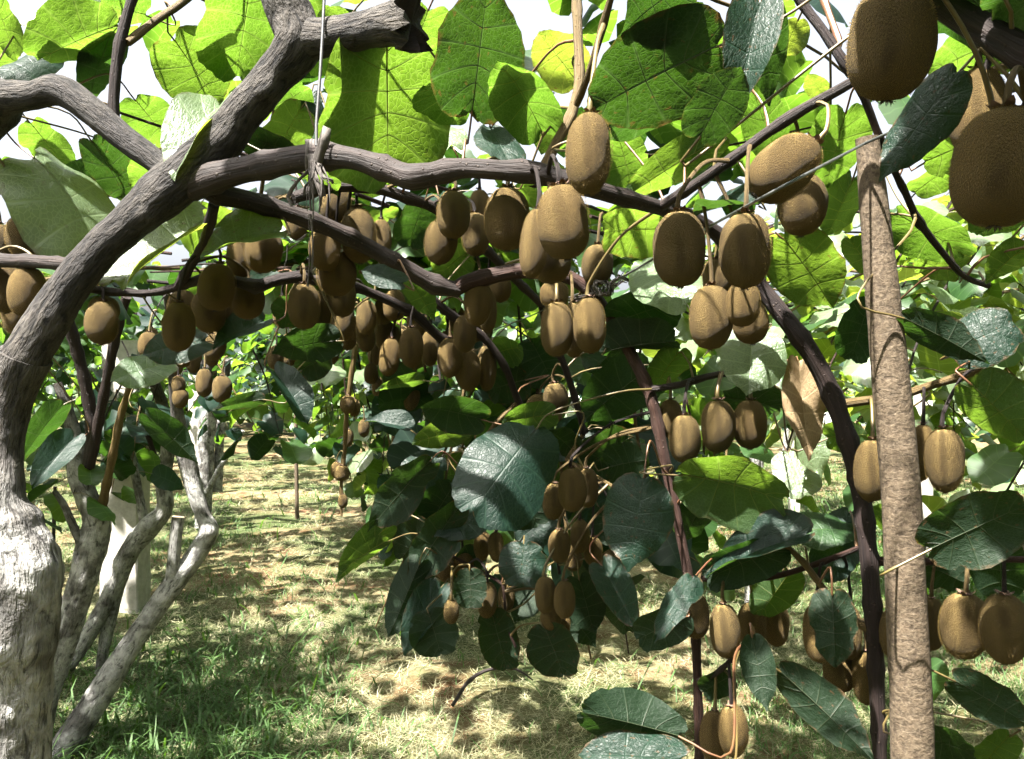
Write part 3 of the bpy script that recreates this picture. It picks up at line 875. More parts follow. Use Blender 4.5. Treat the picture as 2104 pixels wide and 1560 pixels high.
def leafy_cane(store, vine, p0, d, L, r0=0.006, sag=0.5, every=0.055, size=(0.085, 0.125), mats=('leaf', 'leaf', 'leaf_old'), tubed=True, jit=0.35, keep=None, up=1.0, step=0.06):
    p, d = p0.copy(), d.normalized()
    path, acc, ang = [p.copy()], 0.0, random.uniform(0, 6.28)
    n = int(L / step)
    for i in range(n):
        d = d + Vector((random.gauss(0, jit), random.gauss(0, jit), random.gauss(0, jit))) * step * 2.2
        d.z -= sag * step
        d.normalize()
        p = p + d * step
        path.append(p.copy())
        acc += step
        while acc > every:
            acc -= every
            ang += 2.4 + random.uniform(-.6, .6)
            side = Vector((math.cos(ang), math.sin(ang), 0))
            Y = side + d * 0.35 + Vector((0, 0, random.uniform(-0.75, 0.05)))
            N = Vector((random.gauss(0, .42), random.gauss(0, .42), up)) + SUN * 0.35
            s = random.uniform(*size)
            R3 = leaf_frame(Y, N)
            base = p - R3 @ Vector((0, -0.6, -0.26)) * s
            mid = base + R3 @ Vector((0, 0.5, 0)) * s
            if (keep is not None and not keep(mid)) or (mid.z > 1.2 and blocks_sun(mid)):
                continue
            store.append((base, R3, s, random.randrange(len(SHAPES)), random.choice(mats)))
    if tubed and len(path) > 2:
        mb = MB()
        tube(mb, path, [r0 * (1 - 0.6 * i / len(path)) for i in range(len(path))], 5, 0, origin=vine.location)
        link('cane', mb.mesh('cane', [random.choice(['cane', 'cane_dark', 'shoot'])]), vine)
    return path


def finish_vine(vine, store, nmax):
    store.sort(key=lambda e: (not in_frame(e[0]), (e[0] - CAM).length))
    k = 0
    for (b, R3, s, i, mk) in store[:nmax]:
        if not in_frame(b):
            break
        o = link('leaf', MID[i][mk], vine)
        o.matrix_basis = Matrix.Translation(b - vine.location) @ R3.to_4x4() @ Matrix.Scale(s, 4)
        k += 1
    rest = store[k:]
    if not rest:
        return
    V, FA, U1, U2, MI = [], [], [], [], []
    mats = ['leaf', 'leaf_old', 'leaf_pale']
    off = 0
    for (b, R3, s, i, mk) in rest:
        lv, lf, u1, u2 = LOWV[i]
        A = np.array(R3)
        V.append((lv @ A.T) * s + np.array(b - vine.location))
        FA.extend([tuple(q + off for q in f) for f in lf])
        MI.extend([mats.index(mk)] * len(lf))
        U1.append(u1)
        U2.append(u2)
        off += len(lv)
    mb = MB()
    mb.v, mb.f, mb.mi = np.concatenate(V).tolist(), FA, MI
    mb.uv, mb.uv2 = np.concatenate(U1), np.concatenate(U2)
    tag(link('foliage', mb.mesh('foliage', [q + '_far' for q in mats], leafy=True), vine), kind='stuff')


def rv(a):
    return Vector((random.uniform(-a, a), random.uniform(-a, a), random.uniform(-a, a)))


def canopy(store, vine, o, s0, s1, n, reach=(1.0, 1.6), z=(1.58, 1.78), sides=(-1, 1), sag=0.55, keep=None, mats=('leaf', 'leaf', 'leaf_old'), every=0.055, tubed=True, size=(0.085, 0.125)):
    for i in range(n):
        sd = random.choice(sides)
        p = o + DIR * random.uniform(s0, s1) + PERP * random.uniform(-0.15, 0.5) * sd
        p = Vector((p.x, p.y, random.uniform(*z)))
        d = PERP * sd + DIR * random.uniform(-.5, .5) + Vector((0, 0, random.uniform(-0.05, 0.22)))
        leafy_cane(store, vine, p, d, random.uniform(*reach), sag=sag, keep=keep, mats=mats, every=every, tubed=tubed, size=size)


def clear_near(c):
    """keeps the air between the lens and the first layer of leaves free, as in the photograph"""
    q = proj(c)
    if q is None:
        return True
    if -120 < q[0] < 2224 and -120 < q[1] < 1680:
        if q[2] < 1.75:
            return False
        if q[1] < 330 and random.random() < 0.55:
            return False
        if 430 < q[0] < 800 and q[1] > 800:
            return False
    return True


# roof of leaves above and behind the camera: an unseen part of the foreground vine, its density set for shade
stA = []


def roof_keep(c):
    """gaps as wide as a hand let the sun through; the roof is closed over the middle"""
    if not clear_near(c):
        return False
    g = noise.noise(Vector((c.x * 4.2, c.y * 4.2, 7.7)))
    if math.hypot(c.x + .24, c.y - .83) < .17 or (c.x < -0.6 and 0.3 < c.y < 0.95):
        return False
    lim = 0.36 if -0.5 < c.x < 0.45 and c.y > 0.2 else 0.16
    return g < lim


for i in range(105):
    sd = 1 if random.random() < 0.78 else -1
    p = O0 + DIR * random.uniform(-2.4, 0.9) + PERP * random.uniform(-0.1, 0.6) * sd
    leafy_cane(stA, VA, Vector((p.x, p.y, random.uniform(1.95, 2.2))), PERP * sd + DIR * random.uniform(-.5, .5), random.uniform(0.9, 1.7), sag=0.05, every=0.055, tubed=(i % 6 == 0), keep=roof_keep)


def mid_keep(c):
    q = proj(c)
    return q is not None and 480 < q[0] < 1330 and 350 < q[1] < 600 and q[2] > 1.22


for i in range(26):      # lower layer behind the long limb, over the hanging skirt
    leafy_cane(stA, VA, P(random.uniform(450, 1300), random.uniform(390, 560), random.uniform(1.3, 2.0)), Vector((random.uniform(-1, 1), random.uniform(-.3, 1), random.uniform(-.1, .15))), random.uniform(.4, .7), sag=0.1, every=0.05, r0=.004, keep=mid_keep, mats=('leaf', 'leaf', 'leaf_old'))
# the rows go on behind the camera: unseen leaves added to cut frontal fill
canopy(stA, VA, O0, -8.0, -1.6, 95, tubed=False, z=(1.5, 1.95), reach=(1.1, 1.8), sag=0.6, keep=lambda c: c.y < -0.7)
canopy(stA, VA, O0, -10.0, -4.0, 60, tubed=False, z=(0.6, 1.4), reach=(1.1, 1.9), sag=0.5, keep=lambda c: c.y < -2.2 and c.z > .2)
# shaded skirt of leaves that hangs in the middle of the picture
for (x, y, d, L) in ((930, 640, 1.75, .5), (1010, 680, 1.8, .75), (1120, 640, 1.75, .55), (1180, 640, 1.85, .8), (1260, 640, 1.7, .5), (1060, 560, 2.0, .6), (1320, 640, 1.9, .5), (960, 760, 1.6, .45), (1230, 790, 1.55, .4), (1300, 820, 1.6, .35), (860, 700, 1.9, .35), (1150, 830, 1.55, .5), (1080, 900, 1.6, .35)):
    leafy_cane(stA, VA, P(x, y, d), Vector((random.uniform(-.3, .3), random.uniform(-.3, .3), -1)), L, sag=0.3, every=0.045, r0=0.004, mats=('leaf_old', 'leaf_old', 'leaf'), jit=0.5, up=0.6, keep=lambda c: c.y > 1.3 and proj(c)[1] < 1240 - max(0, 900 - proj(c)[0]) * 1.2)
finish_vine(VA, stA, 150)

stB, stC, stD, stE = [], [], [], []
canopy(stB, VB, O0, 0.9, 2.0, 21, keep=clear_near)
canopy(stC, VC, O0, 1.9, 3.0, 21, keep=clear_near)
canopy(stD, VD, O0, 3.0, 4.4, 28, keep=clear_near, tubed=False)
canopy(stE, VE, O0, 4.4, 7.5, 60, keep=clear_near, tubed=False, z=(1.5, 1.8))
# low leafy side shoots left of the trunks
for (x, y, d, L) in ((60, 800, 3.6, .4), (150, 810, 3.9, .4), (240, 800, 4.3, .45), (330, 800, 4.8, .45), (400, 790, 5.6, .5), (20, 860, 3.3, .3), (290, 830, 3.2, .3), (440, 770, 4.6, .4), (250, 700, 4.2, .6), (320, 700, 4.6, .6), (150, 720, 4.4, .7), (60, 730, 4.0, .7), (0, 740, 3.6, .7), (380, 720, 5.2, .5), (460, 740, 6.2, .4), (-60, 720, 3.0, .6), (220, 760, 5.5, .6), (100, 780, 5.0, .5), (500, 760, 8.0, .4), (90, 870, 3.0, .4), (260, 770, 3.0, .5), (330, 760, 3.2, .5), (440, 740, 3.4, .45), (520, 720, 3.2, .4), (180, 760, 3.4, .6)):
    leafy_cane(stB if x < 200 else stD, VB if x < 200 else VD, P(x, y, d), Vector((random.uniform(-.6, .6), random.uniform(-.6, .6), -0.7)), L, sag=0.5, every=0.05, r0=0.004, jit=0.5, mats=('leaf_old', 'leaf', 'leaf_old'))
finish_vine(VB, stB, 230)
finish_vine(VC, stC, 200)
finish_vine(VD, stD, 170)
finish_vine(VE, stE, 120)

# far right side of the path: long hanging canes
VH = row_vine(O0 + PERP * 1.55, 4.6, 'far vine on the right of the path with a long cane dangling to the grass', 0.03)
stH = []
for (x, y, d, L) in ((700, 690, 3.4, .55), (735, 720, 3.8, .75), (600, 700, 4.6, .5), (655, 690, 4.2, .55), (575, 720, 5.5, .45), (685, 740, 6.2, .6), (810, 690, 4.4, .8), (870, 700, 4.0, .9), (760, 720, 5.0, .8), (940, 720, 3.8, .9), (1020, 720, 4.2, .9), (1100, 720, 4.0, .9), (720, 760, 6.5, .6), (650, 770, 7.5, .5), (715, 700, 4.2, .8), (760, 680, 4.0, .6), (660, 720, 5.2, .6), (700, 700, 5.5, .6), (640, 730, 6.0, .4), (800, 700, 3.6, .6), (840, 720, 3.2, .5), (780, 740, 3.4, .7), (620, 760, 6.5, .4), (900, 740, 3.0, .6), (740, 760, 4.8, .6), (690, 770, 4.6, .45)):
    leafy_cane(stH, VH, P(x, y, d), Vector((random.uniform(-.15, .15), random.uniform(-.15, .15), -1)), L, sag=0.1, every=0.055, r0=0.005, jit=0.25, up=0.5, mats=('leaf', 'leaf_old', 'leaf_pale'))
canopy(stH, VH, O0 + PERP * 1.5, 2.6, 6.0, 36, z=(1.5, 1.75), reach=(.5, 1.0), keep=clear_near, tubed=False)
finish_vine(VH, stH, 260)

px_tube(VH, 'cane', [(735, 690, 12, 2.7), (722, 770, 10, 2.7), (712, 850, 9, 2.72), (708, 930, 8, 2.75), (700, 1010, 6, 2.75), (702, 1060, 4, 2.75)], 'shoot', seg=8, step=.04)
# row on the right: sunlit leaf wall behind the near canes
def right_keep(c):
    q = proj(c)
    if q is None:
        return True
    return q[2] > 1.5 and not (q[0] < 1350 and q[2] < 2.6) and not (q[1] < 420 and random.random() < .75)


stF = []  # unseen leaves behind and overhead, added to block open sky
canopy(stF, VF, O1, -8.0, -1.0, 95, tubed=False, z=(1.5, 1.95), reach=(1.1, 1.8), sag=0.6, keep=lambda c: c.y < -0.6 and c.x > -0.2)
canopy(stF, VF, O1, -10.0, -3.6, 70, tubed=False, z=(0.6, 1.4), reach=(1.1, 2.2), sag=0.5, keep=lambda c: c.y < -1.6 and c.z > .2)
for i in range(80):
    leafy_cane(stF, VF, Vector((random.uniform(.35, 2.0), random.uniform(-1.0, 1.3), random.uniform(1.95, 2.2))), Vector((random.uniform(-1, 1), random.uniform(-1, 1), 0)), random.uniform(.5, .9), sag=.05, tubed=False,
               keep=lambda c: clear_near(c) and noise.noise(Vector((c.x * 4.2, c.y * 4.2, 7.7))) < (.45 if c.y < .35 else .22))
finish_vine(VF, stF, 0)
R1 = []
for (s, lab, n) in ((0.75, 'sunlit pale green vine right behind the bark-covered pole', 50), (2.7, 'sunlit vine further back between the arching dark cane and the pole', 50), (5.2, 'distant leafy vine of the right-hand row', 40)):
    v = row_vine(O1, s, lab)
    st = []
    canopy(st, v, O1, s - 1.1, s + 1.2, n, z=(1.5, 1.95), reach=(.8, 1.5), sag=0.9, keep=right_keep, mats=('leaf_pale', 'leaf_pale', 'leaf'), tubed=(s < 3), size=(0.08, 0.12))
    for i in range(9):
        p = O1 + DIR * random.uniform(s - 1, s + 1) - PERP * random.uniform(0.2, 1.2)
        leafy_cane(st, v, Vector((p.x, p.y, random.uniform(1.0, 1.5))), Vector((random.uniform(-.4, .4), random.uniform(-.4, .4), -1)), .55, sag=0.3, keep=right_keep, mats=('leaf', 'leaf_pale', 'leaf'), jit=.5, up=.6)
    R1.append(v)
    finish_vine(v, st, 240)

# rows beyond, each reading as one mass of leaves
def mass(name, label, o, s0, s1, n, z=(0.9, 1.8), reach=(.7, 1.4), mats=('leaf', 'leaf_old', 'leaf_pale'), size=(0.11, 0.17)):
    b = o + DIR * s0
    v = tag(link(name, None, None, Vector((b.x, b.y, 0))), label, 'vine row', kind='stuff')
    st = []
    canopy(st, v, o, s0, s1, n, z=z, reach=reach, sag=0.8, mats=mats, tubed=False, every=0.06, size=size, keep=lambda c: (proj(c) is None or proj(c)[2] > 2.2) and c.z > 0.35)
    finish_vine(v, st, 0)
    k = 0
    s = s0
    while s < s1:
        q = o + DIR * s
        part_tube(v, 'trunk', [Vector((q.x, q.y, -.05)), Vector((q.x + .05, q.y, .8)), Vector((q.x, q.y + .05, 1.6))], [.05, .045, .03], 'bark_white', seg=8, step=.2, cane_ix=False)
        s += 2.3
    return v


mass('vine_row', 'far leafy rows left of the path', OL, -6, 16, 300, z=(0.8, 1.75))
mass('vine_row', 'dense far rows beyond the right-hand vines', O2, -7, 16, 250)
mass('vine_row', 'third row far out on the right', O2 + PERP * 3.1, 1, 18, 130)
mass('vine_row', 'leaves closing the far end of the left row', O0, 8, 18, 120, z=(0.95, 1.8))
mass('vine_row', 'leaves closing the far end of the right row', O1, 7, 18, 110, z=(1.0, 1.8))
mass('vine_row', 'farthest leafy rows across the end of the orchard', O1 + DIR * 18 - PERP * 3, 0, 6, 120, z=(0.7, 2.0), reach=(2, 4), size=(0.16, 0.26))

# ------------------------------------------------------------------ near leaves, one by one
CPTS = np.array([tuple(p) for (p, v) in CANES])


def nearest_cane(p, above=None):
    d2 = ((CPTS - np.array(p)) ** 2).sum(1)
    if above is not None:
        d2 = np.where(CPTS[:, 2] > above, d2, d2 + 4.0)
    i = int(d2.argmin())
    return CANES[i][0], math.sqrt(float(d2[i])), CANES[i][1]


def near_leaf(bx, by, tx, ty, w, d, side='u', up=0.5, var=None, mat=None, dry=False):
    B = P(bx, by, d)
    V = (CAM - B).normalized()
    N = (-V if side == 'u' else V) * (1 - up) + Vector((0, 0, 1)) * up
    N = (N + rv(0.16)).normalized()
    r = P(tx, ty, 1.0) - CAM
    app = math.hypot(tx - bx, ty - by) / F * d
    den = r.dot(N)
    t = (B - CAM).dot(N) / den if abs(den) > 1e-4 else d
    t = max(d - 1.1 * app, min(d + 1.1 * app, t))
    T = CAM + r * t
    Y = T - B
    L = Y.length
    R3 = leaf_frame(Y, N)
    X = R3 @ Vector((1, 0, 0))
    C = B.lerp(T, 0.5)
    a, b = proj(C - X * 0.01), proj(C + X * 0.01)
    ppm = math.hypot(a[0] - b[0], a[1] - b[1]) / 0.02
    W = min(w / max(ppm, 1), L * 1.45, 0.17)
    W = max(W, L * 0.5)
    if var is None or (var < 2 and random.random() < 0.45):
        var = random.choice((0, 1, 4, 5, 6, 7, 8, 9, 10, 11))
    mk = mat or ('leaf_old' if random.random() < 0.35 else 'leaf')
    cp, dist, vine = nearest_cane(B)
    ob = link('leaf', DRY if dry else HERO[var][mk], vine)
    ob.matrix_basis = Matrix.Translation(B - vine.location) @ R3.to_4x4() @ Matrix.Diagonal((W / 1.04, L, (W + L) / 2, 1))
    vn = link('veins', DRYV if dry else HVEIN[var][mk], ob)
    # leaf stalk from the blade to the cane
    Z = R3 @ Vector((0, 0, 1))
    back = 0.45 if (cp - B).dot(Y) < 0 else 0.12
    mid1 = B - Y.normalized() * min(0.05, dist * back) - Z * 0.006
    mid2 = cp.lerp(B, 0.3) + Vector((0, 0, 0.012))
    p, rr = catmull([B + Y * 0.01 - Z * 0.002, mid1, mid2, cp], [0.0011, 0.0012, 0.0014, 0.0020], 0.012)
    mb = MB()
    inv = ob.matrix_basis.inverted()
    tube(mb, [inv @ (q - vine.location) for q in p], rr, 6)
    me = mb.mesh('petiole', [random.choice(['petiole', 'petiole', 'petiole_red'])])
    # tube radii were made in leaf space: rebuild them in true size
    mb2 = MB()
    tube(mb2, p, rr, 6)
    co = np.array([tuple(inv @ (v - vine.location)) for v in mb2.v], dtype=np.float32)
    me.vertices.foreach_set('co', co.ravel())
    me.update()
    link('petiole', me, ob)
    return ob


NEAR = [
    # upper left
    (-15, -10, 30, 98, 84, 1.1, 'u', .6, None, 'leaf'), (242, 52, 72, 105, 150, 1.02, 'u', .55, 0, 'leaf'), (232, 60, 180, 185, 110, 1.04, 'u', .55, 2, 'leaf_old'),
    (358, 82, 448, 208, 150, 1.06, 'u', .5, 0, 'leaf'), (515, -40, 492, 142, 165, 1.02, 'u', .5, 4, 'leaf'), (278, 205, 352, 292, 110, 1.16, 'u', .6, 1, 'leaf'),
    (118, 112, -8, 150, 84, 1.12, 't', .6, 5, 'leaf_old'), (452, 218, 338, 318, 110, 1.0, 't', .6, 3, 'leaf_pale'), (398, 332, 268, 362, 120, 1.06, 'u', .6, 0, 'leaf'),
    (70, 322, 268, 505, 205, 1.10, 't', .5, 1, 'leaf_pale'), (435, 440, 225, 590, 150, 1.10, 't', .55, 1, 'leaf_pale'), (188, 288, 272, 405, 110, 1.14, 'u', .5, 2, 'leaf_old'),
    (572, 478, 408, 492, 80, 1.0, 't', .6, 3, 'leaf'), (60, 250, 130, 330, 100, 1.2, 'u', .5, None, 'leaf'),
    (0, 330, 60, 400, 90, 1.2, 'u', .5, None, 'leaf'), (180, -20, 60, 20, 120, 1.1, 't', .6, None, 'leaf_pale'), (300, 30, 200, 5, 90, 1.1, 'u', .6, None, 'leaf'),
    (620, 220, 560, 320, 100, 1.1, 'u', .5, None, 'leaf'), (500, 280, 610, 310, 80, 1.1, 'u', .5, None, 'leaf_old'), (430, 430, 480, 470, 60, 1.02, 'u', .5, 2, 'leaf'), (180, 330, 130, 410, 80, 1.2, 'u', .5, None, 'leaf_old'),
    (20, 80, -40, 180, 100, 1.2, 'u', .5, None, 'leaf'), (560, 150, 640, 220, 80, 1.15, 'u', .6, None, 'leaf'),
    # upper middle
    (795, 72, 795, 352, 258, 0.90, 'u', .42, 1, 'leaf'), (970, 230, 1005, -40, 190, 0.86, 'u', .40, 0, 'leaf_old'), (966, 228, 872, 150, 120, 0.92, 'u', .5, 4, 'leaf'),
    (1113, 270, 1035, 97, 128, 0.86, 'u', .4, 1, 'leaf'), (1185, 168, 1105, 58, 115, 1.0, 'u', .45, 0, 'leaf_pale'), (1002, 232, 985, 150, 62, 1.0, 'u', .5, 0, 'leaf'),
    (1474, 94, 1205, 220, 225, 0.64, 'u', .35, 0, 'leaf_old'), (1425, -35, 1280, 25, 150, 0.62, 'u', .5, 1, 'leaf_old'), (1248, 262, 1432, 208, 112, 0.70, 'u', .42, 0, 'leaf_old'),
    (1482, 284, 1288, 388, 84, 0.86, 'u', .4, 2, 'leaf'), (1472, 100, 1340, 192, 95, 0.82, 'u', .5, 0, 'leaf'), (1045, 330, 1000, 240, 90, 0.95, 't', .5, None, 'leaf_old'),
    (930, 300, 890, 240, 90, 1.0, 't', .5, None, 'leaf_pale'), (1150, 250, 1110, 310, 70, 1.0, 'u', .5, None, 'leaf'), (1270, 280, 1300, 370, 100, 0.98, 'u', .5, None, 'leaf'),
    (880, 20, 850, 110, 110, 1.0, 'u', .5, None, 'leaf'), (720, 30, 690, 90, 120, 1.05, 'u', .5, None, 'leaf'), (640, 330, 690, 390, 70, 1.05, 'u', .5, None, 'leaf'), (640, 190, 600, 260, 80, 1.2, 't', .5, None, 'leaf_old'),
    # upper right
    (1562, 5, 1520, 188, 95, 0.62, 't', .35, 3, 'leaf_old'), (1580, 0, 1574, 190, 85, 0.63, 'u', .3, 2, 'leaf_old'), (1438, 280, 1520, 132, 112, 0.62, 'u', .3, 0, 'leaf_old'),
    (1548, 188, 1600, 332, 95, 0.84, 'u', .45, 0, 'leaf'), (1738, 230, 1698, 368, 125, 0.87, 'u', .45, 0, 'leaf'), (1695, 205, 1660, 148, 60, 0.9, 'u', .5, 2, 'leaf_pale'),
    (1968, 148, 1815, 345, 135, 0.50, 't', .25, 5, 'leaf_old'), (2110, 62, 1905, 132, 130, 0.72, 'u', .5, 0, 'leaf'), (1900, 332, 2062, 262, 110, 0.82, 'u', .5, 1, 'leaf'),
    (2110, 20, 2050, 90, 90, 0.8, 'u', .5, None, 'leaf'), (1380, 470, 1232, 470, 105, 0.97, 'u', .5, 1, 'leaf'), (1412, 625, 1308, 515, 130, 1.0, 't', .5, 0, 'leaf_pale'),
    (1608, 488, 1712, 615, 152, 0.87, 'u', .42, 0, 'leaf'), (1752, 368, 1700, 492, 100, 0.97, 'u', .45, 0, 'leaf'), (1842, 438, 1992, 522, 112, 0.92, 'u', .5, 1, 'leaf'),
    (2112, 428, 2000, 472, 90, 0.92, 'u', .5, 0, 'leaf'), (1970, 560, 1880, 540, 90, 1.0, 'u', .55, 0, 'leaf'), (2112, 505, 2030, 560, 90, 0.87, 'u', .5, 2, 'leaf'), (1560, 420, 1420, 410, 40, 0.8, 't', .7, 3, 'leaf_old'),
    (1410, 300, 1450, 250, 60, 0.9, 'u', .5, 2, 'leaf'), (1790, 560, 1745, 480, 70, 1.05, 'u', .5, None, 'leaf'), (1880, 395, 1960, 330, 80, 1.0, 'u', .5, None, 'leaf'), (1640, 40, 1610, 110, 80, 0.9, 'u', .4, None, 'leaf_pale'),
    # right, below the arch
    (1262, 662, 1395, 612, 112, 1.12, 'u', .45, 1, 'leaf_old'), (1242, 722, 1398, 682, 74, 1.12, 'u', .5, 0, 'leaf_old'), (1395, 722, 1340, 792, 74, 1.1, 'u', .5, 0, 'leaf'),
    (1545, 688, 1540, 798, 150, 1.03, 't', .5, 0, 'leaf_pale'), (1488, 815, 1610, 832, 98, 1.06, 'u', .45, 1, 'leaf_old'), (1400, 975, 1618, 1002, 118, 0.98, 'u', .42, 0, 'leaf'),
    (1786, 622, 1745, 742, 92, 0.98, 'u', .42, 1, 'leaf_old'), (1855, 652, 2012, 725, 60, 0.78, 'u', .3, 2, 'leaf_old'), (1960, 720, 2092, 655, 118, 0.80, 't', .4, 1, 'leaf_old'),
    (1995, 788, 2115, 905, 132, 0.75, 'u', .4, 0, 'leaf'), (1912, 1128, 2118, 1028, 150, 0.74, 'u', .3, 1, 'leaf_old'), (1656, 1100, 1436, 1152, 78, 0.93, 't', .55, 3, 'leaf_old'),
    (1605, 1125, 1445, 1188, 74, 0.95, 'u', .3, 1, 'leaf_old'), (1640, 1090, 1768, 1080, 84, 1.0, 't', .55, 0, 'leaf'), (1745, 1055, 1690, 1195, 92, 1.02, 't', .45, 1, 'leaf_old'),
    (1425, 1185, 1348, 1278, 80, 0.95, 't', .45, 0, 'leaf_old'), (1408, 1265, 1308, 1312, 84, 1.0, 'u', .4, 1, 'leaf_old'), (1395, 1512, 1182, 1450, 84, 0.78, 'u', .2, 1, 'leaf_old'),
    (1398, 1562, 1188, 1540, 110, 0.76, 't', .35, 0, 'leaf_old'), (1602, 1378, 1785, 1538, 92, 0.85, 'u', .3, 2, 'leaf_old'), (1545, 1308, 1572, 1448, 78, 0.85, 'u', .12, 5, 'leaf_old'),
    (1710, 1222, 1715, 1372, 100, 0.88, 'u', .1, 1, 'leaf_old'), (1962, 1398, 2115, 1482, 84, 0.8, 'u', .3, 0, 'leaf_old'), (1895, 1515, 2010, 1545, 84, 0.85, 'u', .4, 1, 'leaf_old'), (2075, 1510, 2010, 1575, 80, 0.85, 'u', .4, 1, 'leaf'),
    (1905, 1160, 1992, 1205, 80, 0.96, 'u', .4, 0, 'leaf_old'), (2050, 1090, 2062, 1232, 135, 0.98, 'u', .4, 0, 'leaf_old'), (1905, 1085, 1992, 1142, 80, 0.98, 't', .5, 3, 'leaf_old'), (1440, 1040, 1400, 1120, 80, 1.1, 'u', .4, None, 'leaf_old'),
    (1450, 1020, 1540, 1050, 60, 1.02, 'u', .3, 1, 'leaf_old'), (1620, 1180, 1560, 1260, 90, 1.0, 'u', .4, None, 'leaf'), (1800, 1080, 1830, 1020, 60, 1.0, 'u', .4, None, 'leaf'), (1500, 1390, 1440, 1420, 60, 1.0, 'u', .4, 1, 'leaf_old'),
    (1650, 850, 1690, 960, 80, 1.15, 't', .4, None, 'leaf_pale'), (1620, 930, 1660, 1020, 90, 1.2, 't', .4, None, 'leaf_pale'), (1700, 900, 1780, 880, 70, 1.1, 'u', .4, None, 'leaf'), (1850, 850, 1780, 900, 70, 1.1, 'u', .4, None, 'leaf'),
    # middle skirt
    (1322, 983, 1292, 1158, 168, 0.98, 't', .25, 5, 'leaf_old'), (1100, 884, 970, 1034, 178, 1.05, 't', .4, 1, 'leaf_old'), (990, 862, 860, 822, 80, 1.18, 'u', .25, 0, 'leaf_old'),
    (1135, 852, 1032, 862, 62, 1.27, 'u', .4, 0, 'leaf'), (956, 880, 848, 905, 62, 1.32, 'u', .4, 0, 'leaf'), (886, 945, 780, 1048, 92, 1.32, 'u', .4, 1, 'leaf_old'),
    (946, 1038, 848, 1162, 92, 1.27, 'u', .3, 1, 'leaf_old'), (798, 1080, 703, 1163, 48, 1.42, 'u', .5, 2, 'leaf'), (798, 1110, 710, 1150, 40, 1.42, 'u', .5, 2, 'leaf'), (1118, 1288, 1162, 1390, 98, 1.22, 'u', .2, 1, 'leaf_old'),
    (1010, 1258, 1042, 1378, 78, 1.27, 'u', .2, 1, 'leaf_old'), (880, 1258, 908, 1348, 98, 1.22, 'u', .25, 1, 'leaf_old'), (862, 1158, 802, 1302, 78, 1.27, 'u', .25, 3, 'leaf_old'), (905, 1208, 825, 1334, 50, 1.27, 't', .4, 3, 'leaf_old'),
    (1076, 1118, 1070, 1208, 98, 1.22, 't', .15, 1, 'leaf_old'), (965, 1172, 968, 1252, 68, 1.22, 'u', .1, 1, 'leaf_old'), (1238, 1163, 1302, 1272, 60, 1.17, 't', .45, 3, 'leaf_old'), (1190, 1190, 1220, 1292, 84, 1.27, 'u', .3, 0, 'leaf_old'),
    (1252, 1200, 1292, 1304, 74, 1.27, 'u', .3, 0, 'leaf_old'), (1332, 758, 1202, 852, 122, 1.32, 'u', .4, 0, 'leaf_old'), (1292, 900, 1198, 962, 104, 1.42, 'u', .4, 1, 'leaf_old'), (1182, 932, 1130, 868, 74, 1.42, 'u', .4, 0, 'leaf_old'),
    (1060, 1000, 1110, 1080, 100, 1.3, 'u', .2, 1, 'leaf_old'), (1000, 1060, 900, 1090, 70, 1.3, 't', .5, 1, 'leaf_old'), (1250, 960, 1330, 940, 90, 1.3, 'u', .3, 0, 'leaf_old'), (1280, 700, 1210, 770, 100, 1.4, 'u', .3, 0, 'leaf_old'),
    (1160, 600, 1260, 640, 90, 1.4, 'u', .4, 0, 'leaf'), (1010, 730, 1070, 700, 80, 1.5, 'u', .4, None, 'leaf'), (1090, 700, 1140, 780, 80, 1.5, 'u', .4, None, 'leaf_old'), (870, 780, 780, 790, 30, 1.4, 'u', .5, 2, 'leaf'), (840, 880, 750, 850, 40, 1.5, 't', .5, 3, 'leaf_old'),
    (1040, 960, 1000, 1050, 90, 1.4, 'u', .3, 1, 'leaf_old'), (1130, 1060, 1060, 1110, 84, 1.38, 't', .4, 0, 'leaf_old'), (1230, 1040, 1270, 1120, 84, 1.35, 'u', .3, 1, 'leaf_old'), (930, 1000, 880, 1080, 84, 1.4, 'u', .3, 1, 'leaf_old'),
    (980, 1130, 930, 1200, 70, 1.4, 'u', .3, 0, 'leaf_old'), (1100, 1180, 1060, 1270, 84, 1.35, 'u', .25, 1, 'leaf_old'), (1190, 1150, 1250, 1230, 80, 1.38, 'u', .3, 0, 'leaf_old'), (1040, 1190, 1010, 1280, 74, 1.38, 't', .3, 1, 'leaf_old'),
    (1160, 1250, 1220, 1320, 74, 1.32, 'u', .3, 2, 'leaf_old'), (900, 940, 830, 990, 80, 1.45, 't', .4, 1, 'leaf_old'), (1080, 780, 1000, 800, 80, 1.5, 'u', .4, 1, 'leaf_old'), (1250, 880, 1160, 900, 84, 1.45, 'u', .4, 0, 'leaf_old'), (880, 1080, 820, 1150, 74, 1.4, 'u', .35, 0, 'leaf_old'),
    # just above the picture: they shade the big fruit and the limb in the upper right corner
    (1870, -60, 2090, -40, 210, 0.57, 't', .95, 1, 'leaf_old'), (2070, -30, 2290, 10, 210, 0.53, 't', .95, 1, 'leaf_old'), (1720, -520, 2200, -560, 420, 0.38, 't', .95, 1, 'leaf_old'), (2100, -420, 2500, -400, 400, 0.40, 't', .95, 0, 'leaf_old'),
    # middle left
    (692, 700, 568, 712, 78, 1.17, 'u', .3, 1, 'leaf_old'), (542, 660, 438, 697, 60, 1.22, 't', .5, 3, 'leaf_old'), (563, 762, 642, 852, 54, 1.4, 't', .5, 3, 'leaf_old'), (347, 745, 228, 772, 70, 1.4, 't', .55, 0, 'leaf'),
